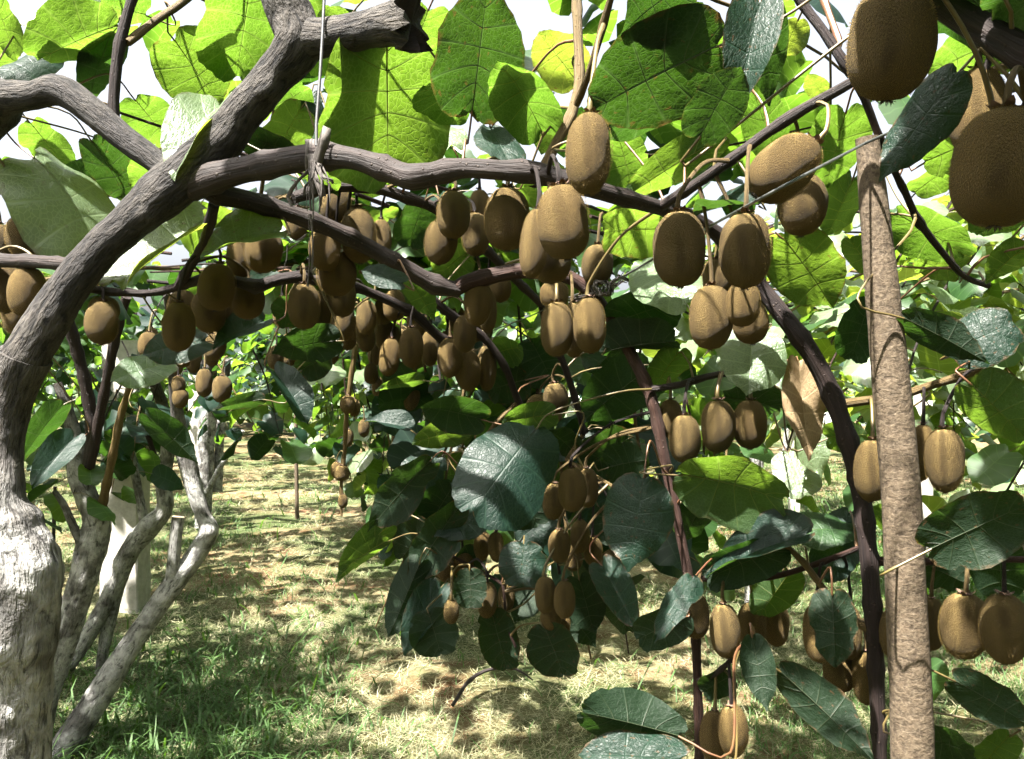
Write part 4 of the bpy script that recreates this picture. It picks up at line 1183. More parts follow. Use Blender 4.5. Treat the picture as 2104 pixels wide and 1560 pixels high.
    (422, 700, 293, 718, 70, 1.25, 't', .55, 0, 'leaf_old'), (542, 820, 448, 832, 40, 1.5, 'u', .4, 2, 'leaf_old'), (828, 582, 743, 548, 46, 0.98, 't', .5, 1, 'leaf_old'), (828, 560, 892, 642, 62, 1.15, 'u', .4, 2, 'leaf'),
    (130, 830, 38, 932, 62, 1.7, 'u', .4, 2, 'leaf_old'), (152, 900, 68, 988, 70, 1.7, 't', .5, 3, 'leaf_old'), (298, 850, 398, 935, 52, 1.9, 'u', .4, 2, 'leaf_old'), (560, 560, 500, 610, 60, 1.3, 't', .5, None, 'leaf_old'), (640, 620, 560, 650, 70, 1.3, 'u', .4, None, 'leaf_old'),
    (400, 650, 330, 660, 70, 1.3, 'u', .4, None, 'leaf_old'), (140, 580, 230, 560, 60, 1.15, 'u', .5, None, 'leaf'), (620, 760, 680, 720, 60, 1.5, 'u', .4, None, 'leaf_old'), (720, 360, 690, 430, 60, 1.2, 'u', .5, None, 'leaf'),
    (870, 420, 840, 500, 80, 1.3, 'u', .5, None, 'leaf_old'), (960, 520, 900, 560, 80, 1.4, 'u', .5, None, 'leaf'), (800, 450, 760, 420, 70, 1.35, 'u', .5, None, 'leaf'), (1060, 420, 1100, 380, 60, 1.2, 'u', .5, None, 'leaf'),
]
random.seed(21)
for e in NEAR:
    near_leaf(*e)
o = near_leaf(1640, 742, 1662, 930, 84, 1.02, 't', .1, 0, None, True)
o['label'] = 'withered tan leaf hanging folded'

# ------------------------------------------------------------------ kiwi fruit
NS, NR = 30, 22


def body_mesh(k):
    r_ = random.Random(40 + k)
    ex, tap, ph = r_.uniform(2.1, 2.75), r_.uniform(-0.05, 0.07), Vector((r_.uniform(0, 9), r_.uniform(0, 9), 0))
    bend = r_.uniform(-.05, .05)
    fv, ff, fu = [], [], []
    for i in range(NR + 1):
        t = i / NR
        r = 0.5 * max(0.0, 1 - abs(2 * t - 1) ** ex) ** 0.5 * (1 + tap * math.cos(math.pi * t))
        z = -t - (0.014 * (1 - t / 0.06) if t < 0.06 else 0)
        for j in range(NS):
            a = 2 * math.pi * j / NS
            u = Vector((math.cos(a), math.sin(a), z * 2.2))
            q = r * (1 + 0.045 * noise.noise(u * 1.3 + ph) + 0.02 * noise.noise(u * 3.1 + ph) + 0.02 * math.cos(2 * a + ph.x))
            fv.append(Vector((q * math.cos(a) + bend * math.sin(math.pi * t), q * math.sin(a), z)))
            fu.append((j / NS, t))
    for i in range(NR):
        for j in range(NS):
            ff.append((i * NS + j, (i + 1) * NS + j, (i + 1) * NS + (j + 1) % NS, i * NS + (j + 1) % NS))
    mb = MB()
    mb.add(fv, ff, fu)
    return mb.mesh('kiwi_body_%d' % k, ['fruit'])


ME_BODIES = [body_mesh(k) for k in range(7)]

mb = MB()
for i in range(4600):
    t = min(0.995, max(0.005, random.betavariate(1.2, 1.2)))
    a = random.uniform(0, 6.283)
    r = 0.5 * (1 - abs(2 * t - 1) ** 2.35) ** 0.5
    p = Vector((r * math.cos(a), r * math.sin(a), -t))
    nrm = Vector((math.cos(a), math.sin(a), (0.5 - t) * 1.6)).normalized()
    tip = p + (nrm + rv(0.55)).normalized() * random.uniform(0.016, 0.034)
    s = nrm.orthogonal().normalized()
    s = (Matrix.Rotation(random.uniform(0, 6.28), 3, nrm) @ s) * 0.0019
    mb.add([p - s, p + s, tip], [(0, 1, 2)])
ME_FUZZ = mb.mesh('kiwi_fuzz', ['fuzz'], smooth=False)

mb = MB()
for i in range(15):
    a = i * 6.283 / 15 + random.uniform(-.35, .35)
    d0 = Vector((math.cos(a), math.sin(a), 0))
    tube(mb, [Vector((0, 0, 0.006)) + d0 * 0.02, d0 * 0.055 + Vector((0, 0, -0.012)), d0 * random.uniform(.05, .11) + Vector((random.uniform(-.03, .03), random.uniform(-.03, .03), -random.uniform(.02, .06)))], [0.010, 0.007, 0.002], 4)
ME_TUFT = mb.mesh('kiwi_tuft', ['tuft'])

mb = MB()
for i in range(6):
    a = i * 6.283 / 6 + random.uniform(-.25, .25)
    d0 = Vector((math.cos(a), math.sin(a), 0))
    s0 = Vector((-math.sin(a), math.cos(a), 0))
    h = random.uniform(0.03, 0.09)
    rows = [(0.04, 0.05, 0.055), (0.11, 0.0, 0.06), (0.17, h * .5, 0.045), (0.205, h, 0.012)]
    vv = []
    for (rr, z, w) in rows:
        vv += [d0 * rr + s0 * w + Vector((0, 0, z)), d0 * rr - s0 * w + Vector((0, 0, z + random.uniform(-.012, .012)))]
    mb.add(vv, [(0, 1, 3, 2), (2, 3, 5, 4), (4, 5, 7, 6)])
tube(mb, [Vector((0, 0, -0.02)), Vector((0, 0, 0.04)), Vector((0, 0, 0.07))], [0.09, 0.06, 0.035], 8)
ME_SEPAL = mb.mesh('kiwi_sepals', ['sepal'])


def fruit(cx, cy, w, h, tilt, label, d=None, stalk=True):
    d = d or max(0.44, 109.0 / h)
    C = P(cx, cy, d)
    L, W = h / F * d, w / F * d
    V = (CAM - C).normalized()
    lean = random.uniform(-0.10, 0.10)
    q = Matrix.Rotation(R(tilt), 3, Vector((0, 1, 0))) @ Matrix.Rotation(lean, 3, Vector((1, 0, 0))) @ Matrix.Rotation(random.uniform(0, 6.28), 3, Vector((0, 0, 1)))
    top = C + q @ Vector((0, 0, L * 0.5))
    root = thing('kiwi_fruit', top, label, 'kiwi fruit', 'kiwi fruit on the vines')
    flat = random.uniform(0.93, 1.0)
    body = link('body', random.choice(ME_BODIES), root)
    body.matrix_basis = q.to_4x4() @ Matrix.Diagonal((W, W * flat, L, 1))
    if d < 1.5:
        link('fuzz', ME_FUZZ, body)
    tf = link('tip_tuft', ME_TUFT, root)
    tf.matrix_basis = Matrix.Translation(q @ Vector((0, 0, -L * 0.992))) @ q.to_4x4() @ Matrix.Scale(W * 1.05, 4)
    sp = link('sepals', ME_SEPAL, root)
    sp.matrix_basis = Matrix.Translation(q @ Vector((0, 0, -L * 0.004))) @ q.to_4x4() @ Matrix.Scale(W * 1.0, 4)
    cp, dist, _ = nearest_cane(top + Vector((0, 0, 0.045)), top.z + 0.01)
    if dist > 0.16:
        cp = top + Vector((random.uniform(-.012, .012), random.uniform(0, .02), 0.045))
    axis_up = q @ Vector((0, 0, 1))
    pts = [top - axis_up * 0.003, top + axis_up * 0.014, (top + axis_up * 0.03).lerp(cp, 0.45) + Vector((0, 0, .006)), cp]
    p, rr = catmull(pts, [0.0028, 0.0021, 0.0019, 0.0025], 0.008)
    mb = MB()
    tube(mb, p, rr, 6, origin=top)
    link('stalk', mb.mesh('stalk', [random.choice(['petiole', 'shoot', 'cane_dark'])]), root)
    return root


FRUITS = [
    # left edge
    (52, 486, 74, 92, 0, 'kiwi hanging by the left edge above the horizontal grey cane', 1.1),
    (0, 505, 60, 92, 0, 'kiwi cut by the left edge, beside the one above the grey cane', 1.16),
    (56, 600, 72, 108, 5, 'shaded kiwi below the grey cane at the left edge, right of its cluster', 1.06),
    (8, 592, 74, 104, -4, 'shaded kiwi below the grey cane cut off by the left edge', 1.1),
    (36, 645, 62, 92, 0, 'lowest dark kiwi in the cluster at the left edge', 1.16),
    (210, 664, 62, 92, 0, 'kiwi with a narrow sun streak just right of the leaning trunk', 1.1),
    (214, 636, 62, 56, 0, 'kiwi peeping out above the sun-streaked one beside the leaning trunk', 1.15),
    (367, 672, 65, 104, 0, 'brightly sunlit kiwi hanging lowest in the left middle, above a pale leaf', 1.05),
    (375, 634, 60, 80, 0, 'shaded kiwi directly behind the bright lowest one on the left', 1.2),
    (446, 590, 74, 100, 4, 'kiwi hanging under the forked dark cane, front of its bunch', 1.1),
    (428, 640, 70, 90, -8, 'kiwi tucked behind and left in the bunch under the forked dark cane', 1.18),
    (462, 650, 58, 78, 6, 'darkest kiwi at the bottom of the bunch under the forked cane', 1.22),
    (508, 617, 66, 80, 0, 'round looking kiwi under the joint of the forked dark cane', 1.15),
    (541, 515, 76, 96, 8, 'kiwi half hidden by the glossy leaf above the forked cane', 1.08),
    (492, 526, 56, 98, 0, 'slim kiwi behind the one half hidden by the glossy leaf', 1.16),
    # under the raffia tie
    (670, 512, 66, 94, 0, 'kiwi hanging just below the frayed raffia tie', 1.1),
    (690, 424, 62, 80, 10, 'kiwi behind the raffia tie, between two limbs', 1.2),
    (737, 484, 74, 118, -4, 'long kiwi right of the raffia tie, crossed by the grey limb', 1.12),
    (783, 492, 44, 86, 0, 'narrow kiwi half behind the long one right of the raffia tie', 1.25),
    (610, 460, 46, 70, 0, 'small kiwi behind the limb, left of the raffia tie', 1.3),
    (690, 562, 78, 96, 0, 'kiwi with a sunlit lower belly in the column below the raffia', 1.13),
    (625, 630, 66, 96, 0, 'bright golden kiwi left of the column below the raffia', 1.1),
    (660, 636, 44, 80, 0, 'dark kiwi wedged right of the bright golden one', 1.2),
    (580, 642, 40, 66, 0, 'dark little kiwi left of the bright golden one', 1.35),
    (704, 608, 52, 90, 0, 'shaded kiwi hanging under the sunlit-bellied one', 1.2),
    (706, 662, 50, 80, 0, 'lowest shaded kiwi of the column below the raffia', 1.3),
    (753, 652, 44, 74, 0, 'small glowing kiwi at the right foot of the column below the raffia', 1.4),
    (678, 652, 30, 50, 0, 'tiny lit kiwi seen between the golden one and the column', 1.6),
    # centre, under the long limb
    (931, 441, 70, 100, 2, 'kiwi at the front of the trio under the long limb', 1.08),
    (905, 497, 66, 96, 6, 'lower left kiwi of the trio under the long limb', 1.12),
    (976, 482, 60, 92, -4, 'right kiwi of the trio under the long limb', 1.14),
    (985, 425, 44, 72, 0, 'small kiwi half hidden behind the trio under the long limb', 1.28),
    (1042, 450, 96, 132, 0, 'plump kiwi with a broken twig hanging in front of it', 0.86),
    (1210, 316, 98, 174, 2, 'large upright kiwi hanging in front of the long limb', 0.66),
    (1158, 456, 108, 158, -6, 'big sunlit kiwi just below the large upright one', 0.70),
    (1098, 500, 60, 150, 6, 'kiwi squeezed left behind the big sunlit one', 0.76),
    (1132, 545, 80, 78, 0, 'shaded kiwi bottom peeping out below the big sunlit one', 0.80),
    (1227, 545, 67, 86, 3, 'pale kiwi resting above the wire knot', 1.1),
    # middle bunches
    (981, 622, 58, 98, 4, 'kiwi hanging right at the joint of the grey limb', 1.14),
    (1002, 640, 40, 90, 0, 'kiwi behind the one at the limb joint', 1.25),
    (955, 686, 50, 80, 2, 'kiwi with a glowing left rim below the limb joint', 1.28),
    (1028, 592, 46, 60, 0, 'kiwi in shade under the cane right of the limb joint', 1.3),
    (925, 735, 52, 84, 0, 'near-black kiwi in the dark middle bunch, left one of two above the big leaf', 1.34),
    (963, 762, 52, 84, 0, 'near-black kiwi touching the top of the big shaded leaf', 1.36),
    (1000, 756, 42, 96, 0, 'near-black slim kiwi on the right of the dark middle bunch', 1.38),
    (884, 716, 40, 76, 0, 'near-black kiwi in the middle of the dark row', 1.45),
    (845, 714, 52, 84, 0, 'dark kiwi in the front of the pair left of the dark middle bunch', 1.32),
    (800, 734, 42, 80, 6, 'dark kiwi with brown rim at the left end of the dark row', 1.4),
    (810, 628, 48, 66, 0, 'dark kiwi under the small pale leaf beside the grey limb', 1.4),
    (1144, 676, 68, 116, 0, 'left kiwi of the sun-split bunch below the wire knot', 0.98),
    (1176, 676, 46, 112, 0, 'middle kiwi of the bunch below the wire knot, lit along its length', 1.04),
    (1212, 668, 66, 118, -2, 'right kiwi of the bunch below the wire knot', 0.96),
    (1140, 606, 62, 60, 0, 'kiwi top in sun above the bunch below the wire knot', 1.2),
    (1180, 712, 38, 48, 0, 'small kiwi tip under the bunch below the wire knot', 1.2),
    (1142, 818, 54, 64, -8, 'rounded kiwi in the shade above the mid-green leaf', 1.45),
    (1105, 840, 52, 62, 10, 'kiwi half sunk behind the mid-green leaf', 1.5),
    (846, 814, 34, 62, 10, 'kiwi with a lit left rim left of the broad dark leaf', 1.7),
    (818, 896, 28, 56, 0, 'left kiwi of the small pair beside the dark leaves', 1.9),
    (846, 900, 26, 52, 0, 'right kiwi of the small pair beside the dark leaves', 1.95),
    # central skirt
    (1176, 1006, 58, 92, 0, 'kiwi at the front of the shaded trio beside the blue-green leaf', 1.18),
    (1138, 1030, 44, 78, 4, 'left kiwi of the shaded trio beside the blue-green leaf', 1.26),
    (1208, 1002, 40, 84, -2, 'right kiwi of the shaded trio beside the blue-green leaf', 1.28),
    (1150, 1122, 46, 72, 0, 'left kiwi of the dark bunch below the shaded trio', 1.3),
    (1192, 1102, 42, 70, 0, 'upper kiwi of the dark bunch below the shaded trio', 1.34),
    (1218, 1132, 42, 60, 0, 'right kiwi of the dark bunch below the shaded trio', 1.36),
    (1178, 1146, 38, 56, 0, 'hidden kiwi at the bottom of the dark bunch below the shaded trio', 1.45),
    (1252, 1150, 36, 44, 40, 'kiwi tip poking out under the big blue-green leaf', 1.4),
    (1120, 1222, 44, 76, 0, 'left kiwi of the lowest hanging bunch in the middle', 1.28),
    (1160, 1232, 44, 78, 0, 'right kiwi of the lowest hanging bunch in the middle', 1.26),
    (1132, 1270, 44, 52, 0, 'lower kiwi inside the lowest hanging bunch in the middle', 1.33),
    (1152, 1284, 40, 48, 0, 'bottom kiwi of the lowest hanging bunch in the middle', 1.38),
    (992, 1122, 34, 62, 4, 'left kiwi of the brown pair under the dark blade of a leaf', 1.45),
    (1020, 1124, 32, 64, -3, 'right kiwi of the brown pair under the dark blade of a leaf', 1.42),
    (873, 1142, 30, 44, 0, 'kiwi peeping out at the left under dark leaves', 1.6),
    (950, 1162, 44, 56, 0, 'amber lit kiwi between dark leaves low in the middle', 1.5),
    (914, 1168, 34, 54, 0, 'dark kiwi beside the amber lit one', 1.48),
    (927, 1257, 33, 50, 0, 'undersized kiwi dangling alone on a thin stalk', 1.26),
    (1000, 1232, 44, 76, 0, 'dark kiwi behind the round black leaf low in the middle', 1.36),
    (1040, 1228, 34, 60, 0, 'kiwi edge right of the dark one behind the round black leaf', 1.42),
    (958, 1018, 36, 60, 0, 'dark kiwi just under the left edge of the large blue leaf', 1.25),
    (990, 1042, 42, 56, 0, 'dark kiwi under the tip of the large blue leaf', 1.3),
    (885, 970, 22, 44, 0, 'thin lit kiwi left of the large blue leaf', 1.9),
    # right, near
    (1830, 88, 172, 236, 2, 'huge kiwi at the top right with a sunlit left half', 0.47),
    (2055, 345, 184, 250, 8, 'large near-black kiwi against the right edge', 0.45),
    (2012, 232, 110, 190, 0, 'brown kiwi behind the large black one at the right edge', 0.58),
    (1612, 346, 118, 164, 48, 'tilted kiwi crossed by the wire, with a white sun spot', 0.74),
    (1646, 420, 98, 132, 0, 'dark kiwi behind and below the tilted one', 0.83),
    (1397, 512, 105, 160, 0, 'large brown kiwi left of the wire, above a white leaf', 0.72),
    (1532, 515, 102, 158, 0, 'large dark kiwi with a bright vertical sun streak', 0.72),
    (1472, 575, 62, 90, 0, 'kiwi top seen between the two large brown ones', 0.98),
    (1460, 652, 86, 136, 2, 'largest kiwi of the hanging trio beside the arching cane', 0.84),
    (1526, 625, 72, 96, 4, 'front right kiwi of the hanging trio beside the arching cane', 0.82),
    (1541, 660, 76, 96, -8, 'back kiwi of the hanging trio, touching the arching cane', 0.93),
    (1378, 860, 52, 82, 0, 'shaded kiwi at the back of the row of four', 1.12),
    (1407, 902, 66, 102, 0, 'lower left kiwi of the row of four, upper part in sun', 1.0),
    (1474, 876, 70, 112, 0, 'golden middle kiwi of the row of four with a stalk shadow', 0.98),
    (1541, 872, 70, 104, 0, 'right brown kiwi of the row of four', 1.0),
    (1792, 966, 74, 132, 0, 'dark kiwi between the arching cane and the pole', 0.9),
    (1894, 930, 52, 122, 0, 'kiwi half hidden behind the right side of the pole', 0.92),
    (1940, 946, 78, 136, 0, 'grey brown kiwi right of the pole, front of the pair', 0.82),
    (1694, 905, 30, 36, 0, 'small rust coloured kiwi behind the arching cane', 2.1),
    # lower right
    (1430, 1266, 57, 92, 4, 'leftmost kiwi of the lower right row', 1.02),
    (1490, 1296, 64, 112, -3, 'amber kiwi second from the left in the lower right row', 0.97),
    (1545, 1284, 58, 96, 0, 'kiwi above the hanging black leaf in the lower right row', 1.05),
    (1595, 1284, 56, 88, 0, 'shaded kiwi at the right end of the lower right row of four', 1.08),
    (1682, 1300, 66, 122, 0, 'kiwi mostly hidden behind the round dark leaf', 0.96),
    (1748, 1300, 46, 112, 0, 'kiwi edge showing right of the round dark leaf', 0.98),
    (1725, 1378, 66, 86, 0, 'dark kiwi bottom below the round dark leaf', 1.0),
    (1780, 1392, 58, 112, 0, 'kiwi left of the dark cane near the foot of the pole', 0.98),
    (1832, 1302, 52, 100, 0, 'kiwi with a lit patch partly behind the pole', 0.92),
    (1912, 1282, 56, 112, 0, 'dark kiwi just right of the pole in the lower row', 0.9),
    (1980, 1286, 92, 138, 2, 'big kiwi with a sunlit right flank near the lower right edge', 0.8),
    (2064, 1292, 92, 148, -2, 'kiwi at the lower right edge with a sharp sunlit window', 0.76),
    (1466, 1510, 58, 100, 4, 'left kiwi of the pair at the bottom beside the straight cane', 1.0),
    (1506, 1502, 62, 110, -4, 'right kiwi of the pair at the bottom beside the straight cane', 0.97),
    # far
    (715, 832, 30, 40, 0, 'upper pale kiwi on the cane dangling by the path', 2.7),
    (702, 972, 32, 34, 0, 'middle kiwi on the cane dangling by the path', 2.75),
    (704, 1030, 20, 30, 0, 'lowest kiwi on the cane dangling by the path', 2.75),
    (666, 742, 36, 50, 6, 'brown kiwi under the dark leaf above the path', 2.0),
    (762, 768, 30, 44, 0, 'lit kiwi left of the dark middle row', 2.0),
    (775, 796, 24, 40, 0, 'dark kiwi just under the lit one left of the dark row', 2.2),
    (455, 800, 40, 58, 4, 'kiwi with a glowing right side over the pale trunks', 1.9),
    (420, 786, 34, 60, 0, 'black kiwi left of the glowing one over the pale trunks', 1.95),
    (370, 818, 32, 44, 0, 'black kiwi low beside the dark stem on the left', 2.2),
    (366, 792, 28, 40, 0, 'lit kiwi top above the black one beside the dark stem', 2.2),
    (728, 838, 26, 38, 0, 'kiwi touching the upper pale one on the cane dangling by the path', 2.75),
    (692, 966, 24, 34, 0, 'kiwi left beside the middle one on the dangling cane', 2.8),
    (748, 880, 24, 38, 0, 'kiwi hanging right of the cane dangling by the path', 2.9),
    (716, 900, 22, 36, 0, 'narrow kiwi halfway down the cane dangling by the path', 2.8),
    (440, 716, 28, 46, 0, 'small kiwi glimpsed between leaves above the pale trunks', 2.0),
]
random.seed(22)
for e in FRUITS:
    if 900 < e[0] < 1270 and 985 < e[1] < 1300:
        e = e[:6] + (e[6] - 0.10,)
    fruit(*e)
for i in range(52):      # the shaded mass that trails back under the roof of leaves
    d = random.uniform(1.45, 2.6)
    x = random.uniform(560, 1010) if i % 4 else random.uniform(300, 560)
    y = 780 - (780 - random.uniform(610, 720)) * 1.5 / d + random.uniform(-10, 40)
    h = random.uniform(.055, .07) * F / d
    o = fruit(x, y, h * random.uniform(.62, .72), h, random.uniform(-6, 6), 'small dark kiwi in the shaded mass that trails back under the leaf roof', d)
    o['group'] = 'kiwi in the shaded mass under the leaf roof'

# ------------------------------------------------------------------ pole, posts, wires, ties
random.seed(23)
pole = thing('wooden_pole', P(1900, 3400, 0.80).xy.to_3d(), 'bark-covered brown wooden pole standing right of the arching dark cane', 'pole')
part_tube(pole, 'shaft', [P(x, y, d) for (x, y, w, d) in ((1782, 284, 0, .80), (1798, 450, 0, .80), (1815, 620, 0, .80), (1832, 800, 0, .80), (1850, 1000, 0, .80), (1860, 1200, 0, .80), (1870, 1400, 0, .80), (1876, 1600, 0, .80), (1890, 2400, 0, .80), (1905, 3480, 0, .80))],
          [w * .5 / F * .80 for w in (46, 58, 67, 73, 76, 78, 81, 83, 90, 98)], 'stake', seg=28, step=0.008, amp=0.022, freq=55,
          knots=[(P(1775, 590, .78), .008, .005), (P(1885, 935, .77), .012, .006), (P(1840, 1195, .76), .010, .004)], cap='wood_cut', cane_ix=False)


def wire(label, pts, r, mat='wire'):
    p0 = pts[0]
    root = tag(link('wire', None, None, p0), label, 'wire')
    p, rr = catmull(pts, [r] * len(pts), 0.03)
    mb = MB()
    tube(mb, p, rr, 6, origin=p0)
    link('strand', mb.mesh('strand', [mat]), root)
    return root


wire('grey trellis wire from the pole top down to the wire knot', [P(1775, 296, .775), P(1600, 388, .66), P(1450, 470, .86), P(1350, 528, .98), P(1270, 574, 1.06), P(1235, 592, 1.10)], 0.0014)
wire('grey trellis wire running right from the pole top past the black kiwi', [P(1775, 296, .775), P(1860, 258, .72), P(1985, 214, .62), P(2104, 180, .55), P(2300, 110, .48)], 0.0016)
wire('thin wire running left behind the canes from the wire knot', [P(1235, 592, 1.10), P(1165, 612, 1.2), P(1100, 645, 1.35), P(1010, 680, 1.6), P(900, 720, 2.2)], 0.0011)
wire('dark plumb wire hanging from above to the raffia tie', [P(668, -120, .90), P(666, 0, .89), P(658, 150, .875), P(650, 255, .865), P(650, 300, .86)], 0.0018, 'wire_dark')
wire('distant pale wire on the right behind the pole', [P(1500, 735, 3.2), P(1950, 722, 3.0), P(2200, 716, 2.9)], 0.0016)


def ribbon(mb, pts, w, th=0.0003, step=0.008):
    p, _ = catmull(pts, [1] * len(pts), step)
    n = len(p)
    vv, fs = [], []
    s = Vector((random.uniform(-.4, .4), random.uniform(-1, 1), random.uniform(-.3, .3)))
    for i in range(n):
        t = (p[min(i + 1, n - 1)] - p[max(i - 1, 0)]).normalized()
        a = (s - t * s.dot(t)).normalized()
        s = (Matrix.Rotation(0.10, 3, t) @ a)
        b = t.cross(a) * th
        ww = a * w * (0.5 + 0.12 * math.sin(i * 1.7))
        vv += [p[i] - ww + b, p[i] + ww + b, p[i] + ww - b, p[i] - ww - b]
    for i in range(n - 1):
        for j in range(4):
            fs.append((i * 4 + j, i * 4 + (j + 1) % 4, (i + 1) * 4 + (j + 1) % 4, (i + 1) * 4 + j))
    mb.add(vv, fs)


tie = thing('raffia_tie', P(648, 330, .86), 'frayed grey raffia tie knotted round the long limb below the plumb wire', 'tie')
c0, rr0 = P(648, 322, .885), 0.0185
mb = MB()
for k in range(6):
    x = (k - 2.5) * 0.0035
    ribbon(mb, [c0 + Vector((x + .004 * math.sin(a), -math.sin(a) * rr0, math.cos(a) * rr0)) - tie.location for a in np.linspace(0, 6.4, 14)], 0.004)
link('wrap', mb.mesh('wrap', ['raffia']), tie)
mb = MB()
for k in range(17):
    x0 = 640 + random.uniform(-10, 14)
    xe = 655 + random.uniform(-28, 24) + (k % 3) * 4
    ye = 440 + random.uniform(-70, 12)
    ribbon(mb, [P(x0, 318, .862) - tie.location, P((x0 + xe) / 2 + random.uniform(-10, 10), 365, .852) - tie.location, P(xe, (365 + ye) / 2, .852) - tie.location, P(xe + random.uniform(-4, 4), ye, .855) - tie.location], random.uniform(.002, .005))
link('tails', mb.mesh('tails', ['raffia']), tie)
mb = MB()
ribbon(mb, [P(652, 340, .86) - tie.location, P(662, 285, .855) - tie.location, P(672, 262, .853) - tie.location, P(668, 290, .85) - tie.location, P(655, 335, .855) - tie.location], 0.009)
ribbon(mb, [P(648, 340, .86) - tie.location, P(612, 372, .85) - tie.location, P(592, 405, .85) - tie.location, P(600, 425, .85) - tie.location], 0.004)
for (x, y, x2, y2) in ((634, 440, 632, 590), (638, 440, 640, 560), (630, 480, 590, 505), (628, 485, 582, 520), (590, 505, 582, 555)):
    ribbon(mb, [P(x, y, .87) - tie.location, P((x + x2) / 2 + 4, (y + y2) / 2, .87) - tie.location, P(x2, y2, .875) - tie.location], .0022)
link('loop', mb.mesh('loop', ['raffia']), tie)

knot = thing('wire_knot', P(1240, 592, 1.095), 'knot of twisted wire and grey twine where the wire meets the arching cane', 'tie')
mb = MB()
for k in range(9):
    a0 = random.uniform(0, 6.28)
    ribbon(mb, [P(1238 + 17 * math.cos(a0 + a * .9) + k * 1.5 - 6, 592 + 15 * math.sin(a0 + a) + random.uniform(-3, 3), 1.09 + .014 * math.sin(a * 1.3 + k)) - knot.location for a in np.linspace(0, 7, 12)], .003)
for k in range(10):
    ribbon(mb, [P(1240, 590, 1.085) - knot.location, P(1268 + random.uniform(-4, 4), 578 + random.uniform(-9, 9), 1.075) - knot.location, P(1288 + random.uniform(-6, 6), 572 + random.uniform(-20, 16), 1.075) - knot.location], .0018)
for k in range(3):
    ribbon(mb, [P(1240, 592, 1.085) - knot.location, P(1205, 606 + k * 3, 1.075) - knot.location, P(1168, 612 + k * 5, 1.07) - knot.location], .003)
link('twine', mb.mesh('twine', ['raffia']), knot)
mb = MB()
path = [P(1225 + 42 * t, 600 - 18 * t + 7 * math.sin(t * 34), 1.082 + .004 * math.cos(t * 34)) - knot.location for t in np.linspace(0, 1, 60)]
tube(mb, path, [.0012] * 60, 5)
link('wire_coil', mb.mesh('wire_coil', ['wire']), knot)


def post(name, label, cat, x, ytop, ybase, wpx, mat, taper=0.85, wid=None, lean=0.0, square=True, group=None, d=None):
    d = d or F * H / (ybase - CY)
    b = P(x, ybase, d)
    root = thing(name, Vector((b.x, b.y, 0)), label, cat, group)
    hgt = H - (ytop - CY) / F * d
    w = wpx / F * d
    mb = MB()
    rows = 14
    vv, fs, uu = [], [], []
    prof = [(-1, -1), (-.92, -1.0), (.92, -1.0), (1, -.92), (1, .92), (.92, 1), (-.92, 1), (-1, .92), (-1, -.92)] if square else [(math.cos(6.283 * k / 12), math.sin(6.283 * k / 12)) for k in range(12)]
    if square:
        prof = prof[1:]
    m_ = len(prof)
    for i in range(rows + 1):
        t = i / rows
        s = w * .5 * (1 - (1 - taper) * t)
        for (a, c) in prof:
            q = Vector((a * s + lean * t * hgt, c * s * (.8 if square else 1), -0.08 + t * (hgt + 0.08)))
            q += rv(1) * 0.0025
            vv.append(q)
            uu.append((t, a))
    for i in range(rows):
        for j in range(m_):
            fs.append((i * m_ + j, i * m_ + (j + 1) % m_, (i + 1) * m_ + (j + 1) % m_, (i + 1) * m_ + j))
    fs.append(tuple(range(rows * m_, rows * m_ + m_)))
    mb.add(vv, fs, uu)
    link('shaft', mb.mesh('shaft', [mat], smooth=not square), root)
    return root, hgt


post('concrete_post', 'broad square concrete post behind the crooked grey vine stem', 'post', 258, 700, 1250, 78, 'concrete', .92, group='concrete posts')
post('concrete_post', 'slim pale concrete post between the far trunks on the left', 'post', 402, 690, 1000, 24, 'concrete', .95, group='concrete posts')
post('concrete_post', 'pale concrete post far behind the right side of the pole', 'post', 1897, 690, 1010, 30, 'concrete', .95, d=5.2, group='concrete posts')
post('concrete_post', 'slanting pale concrete post behind the withered leaf', 'post', 1630, 690, 1062, 20, 'concrete', .95, lean=.05, group='concrete posts')
post('garden_stake', 'thin brown stake standing alone in the path opening', 'stake', 611, 770, 1066, 9, 'stake', .7, lean=-.015, square=False, group='thin stakes')
post('garden_stake', 'tiny far stake with a white foot at the end of the path', 'stake', 553, 770, 928, 5, 'stake', .7, square=False, group='thin stakes')
post('garden_stake', 'thin grey stick leaning in the grass left of the pale trunks', 'stake', 108, 1000, 1165, 9, 'cane_grey', .7, lean=.03, square=False, group='thin stakes')

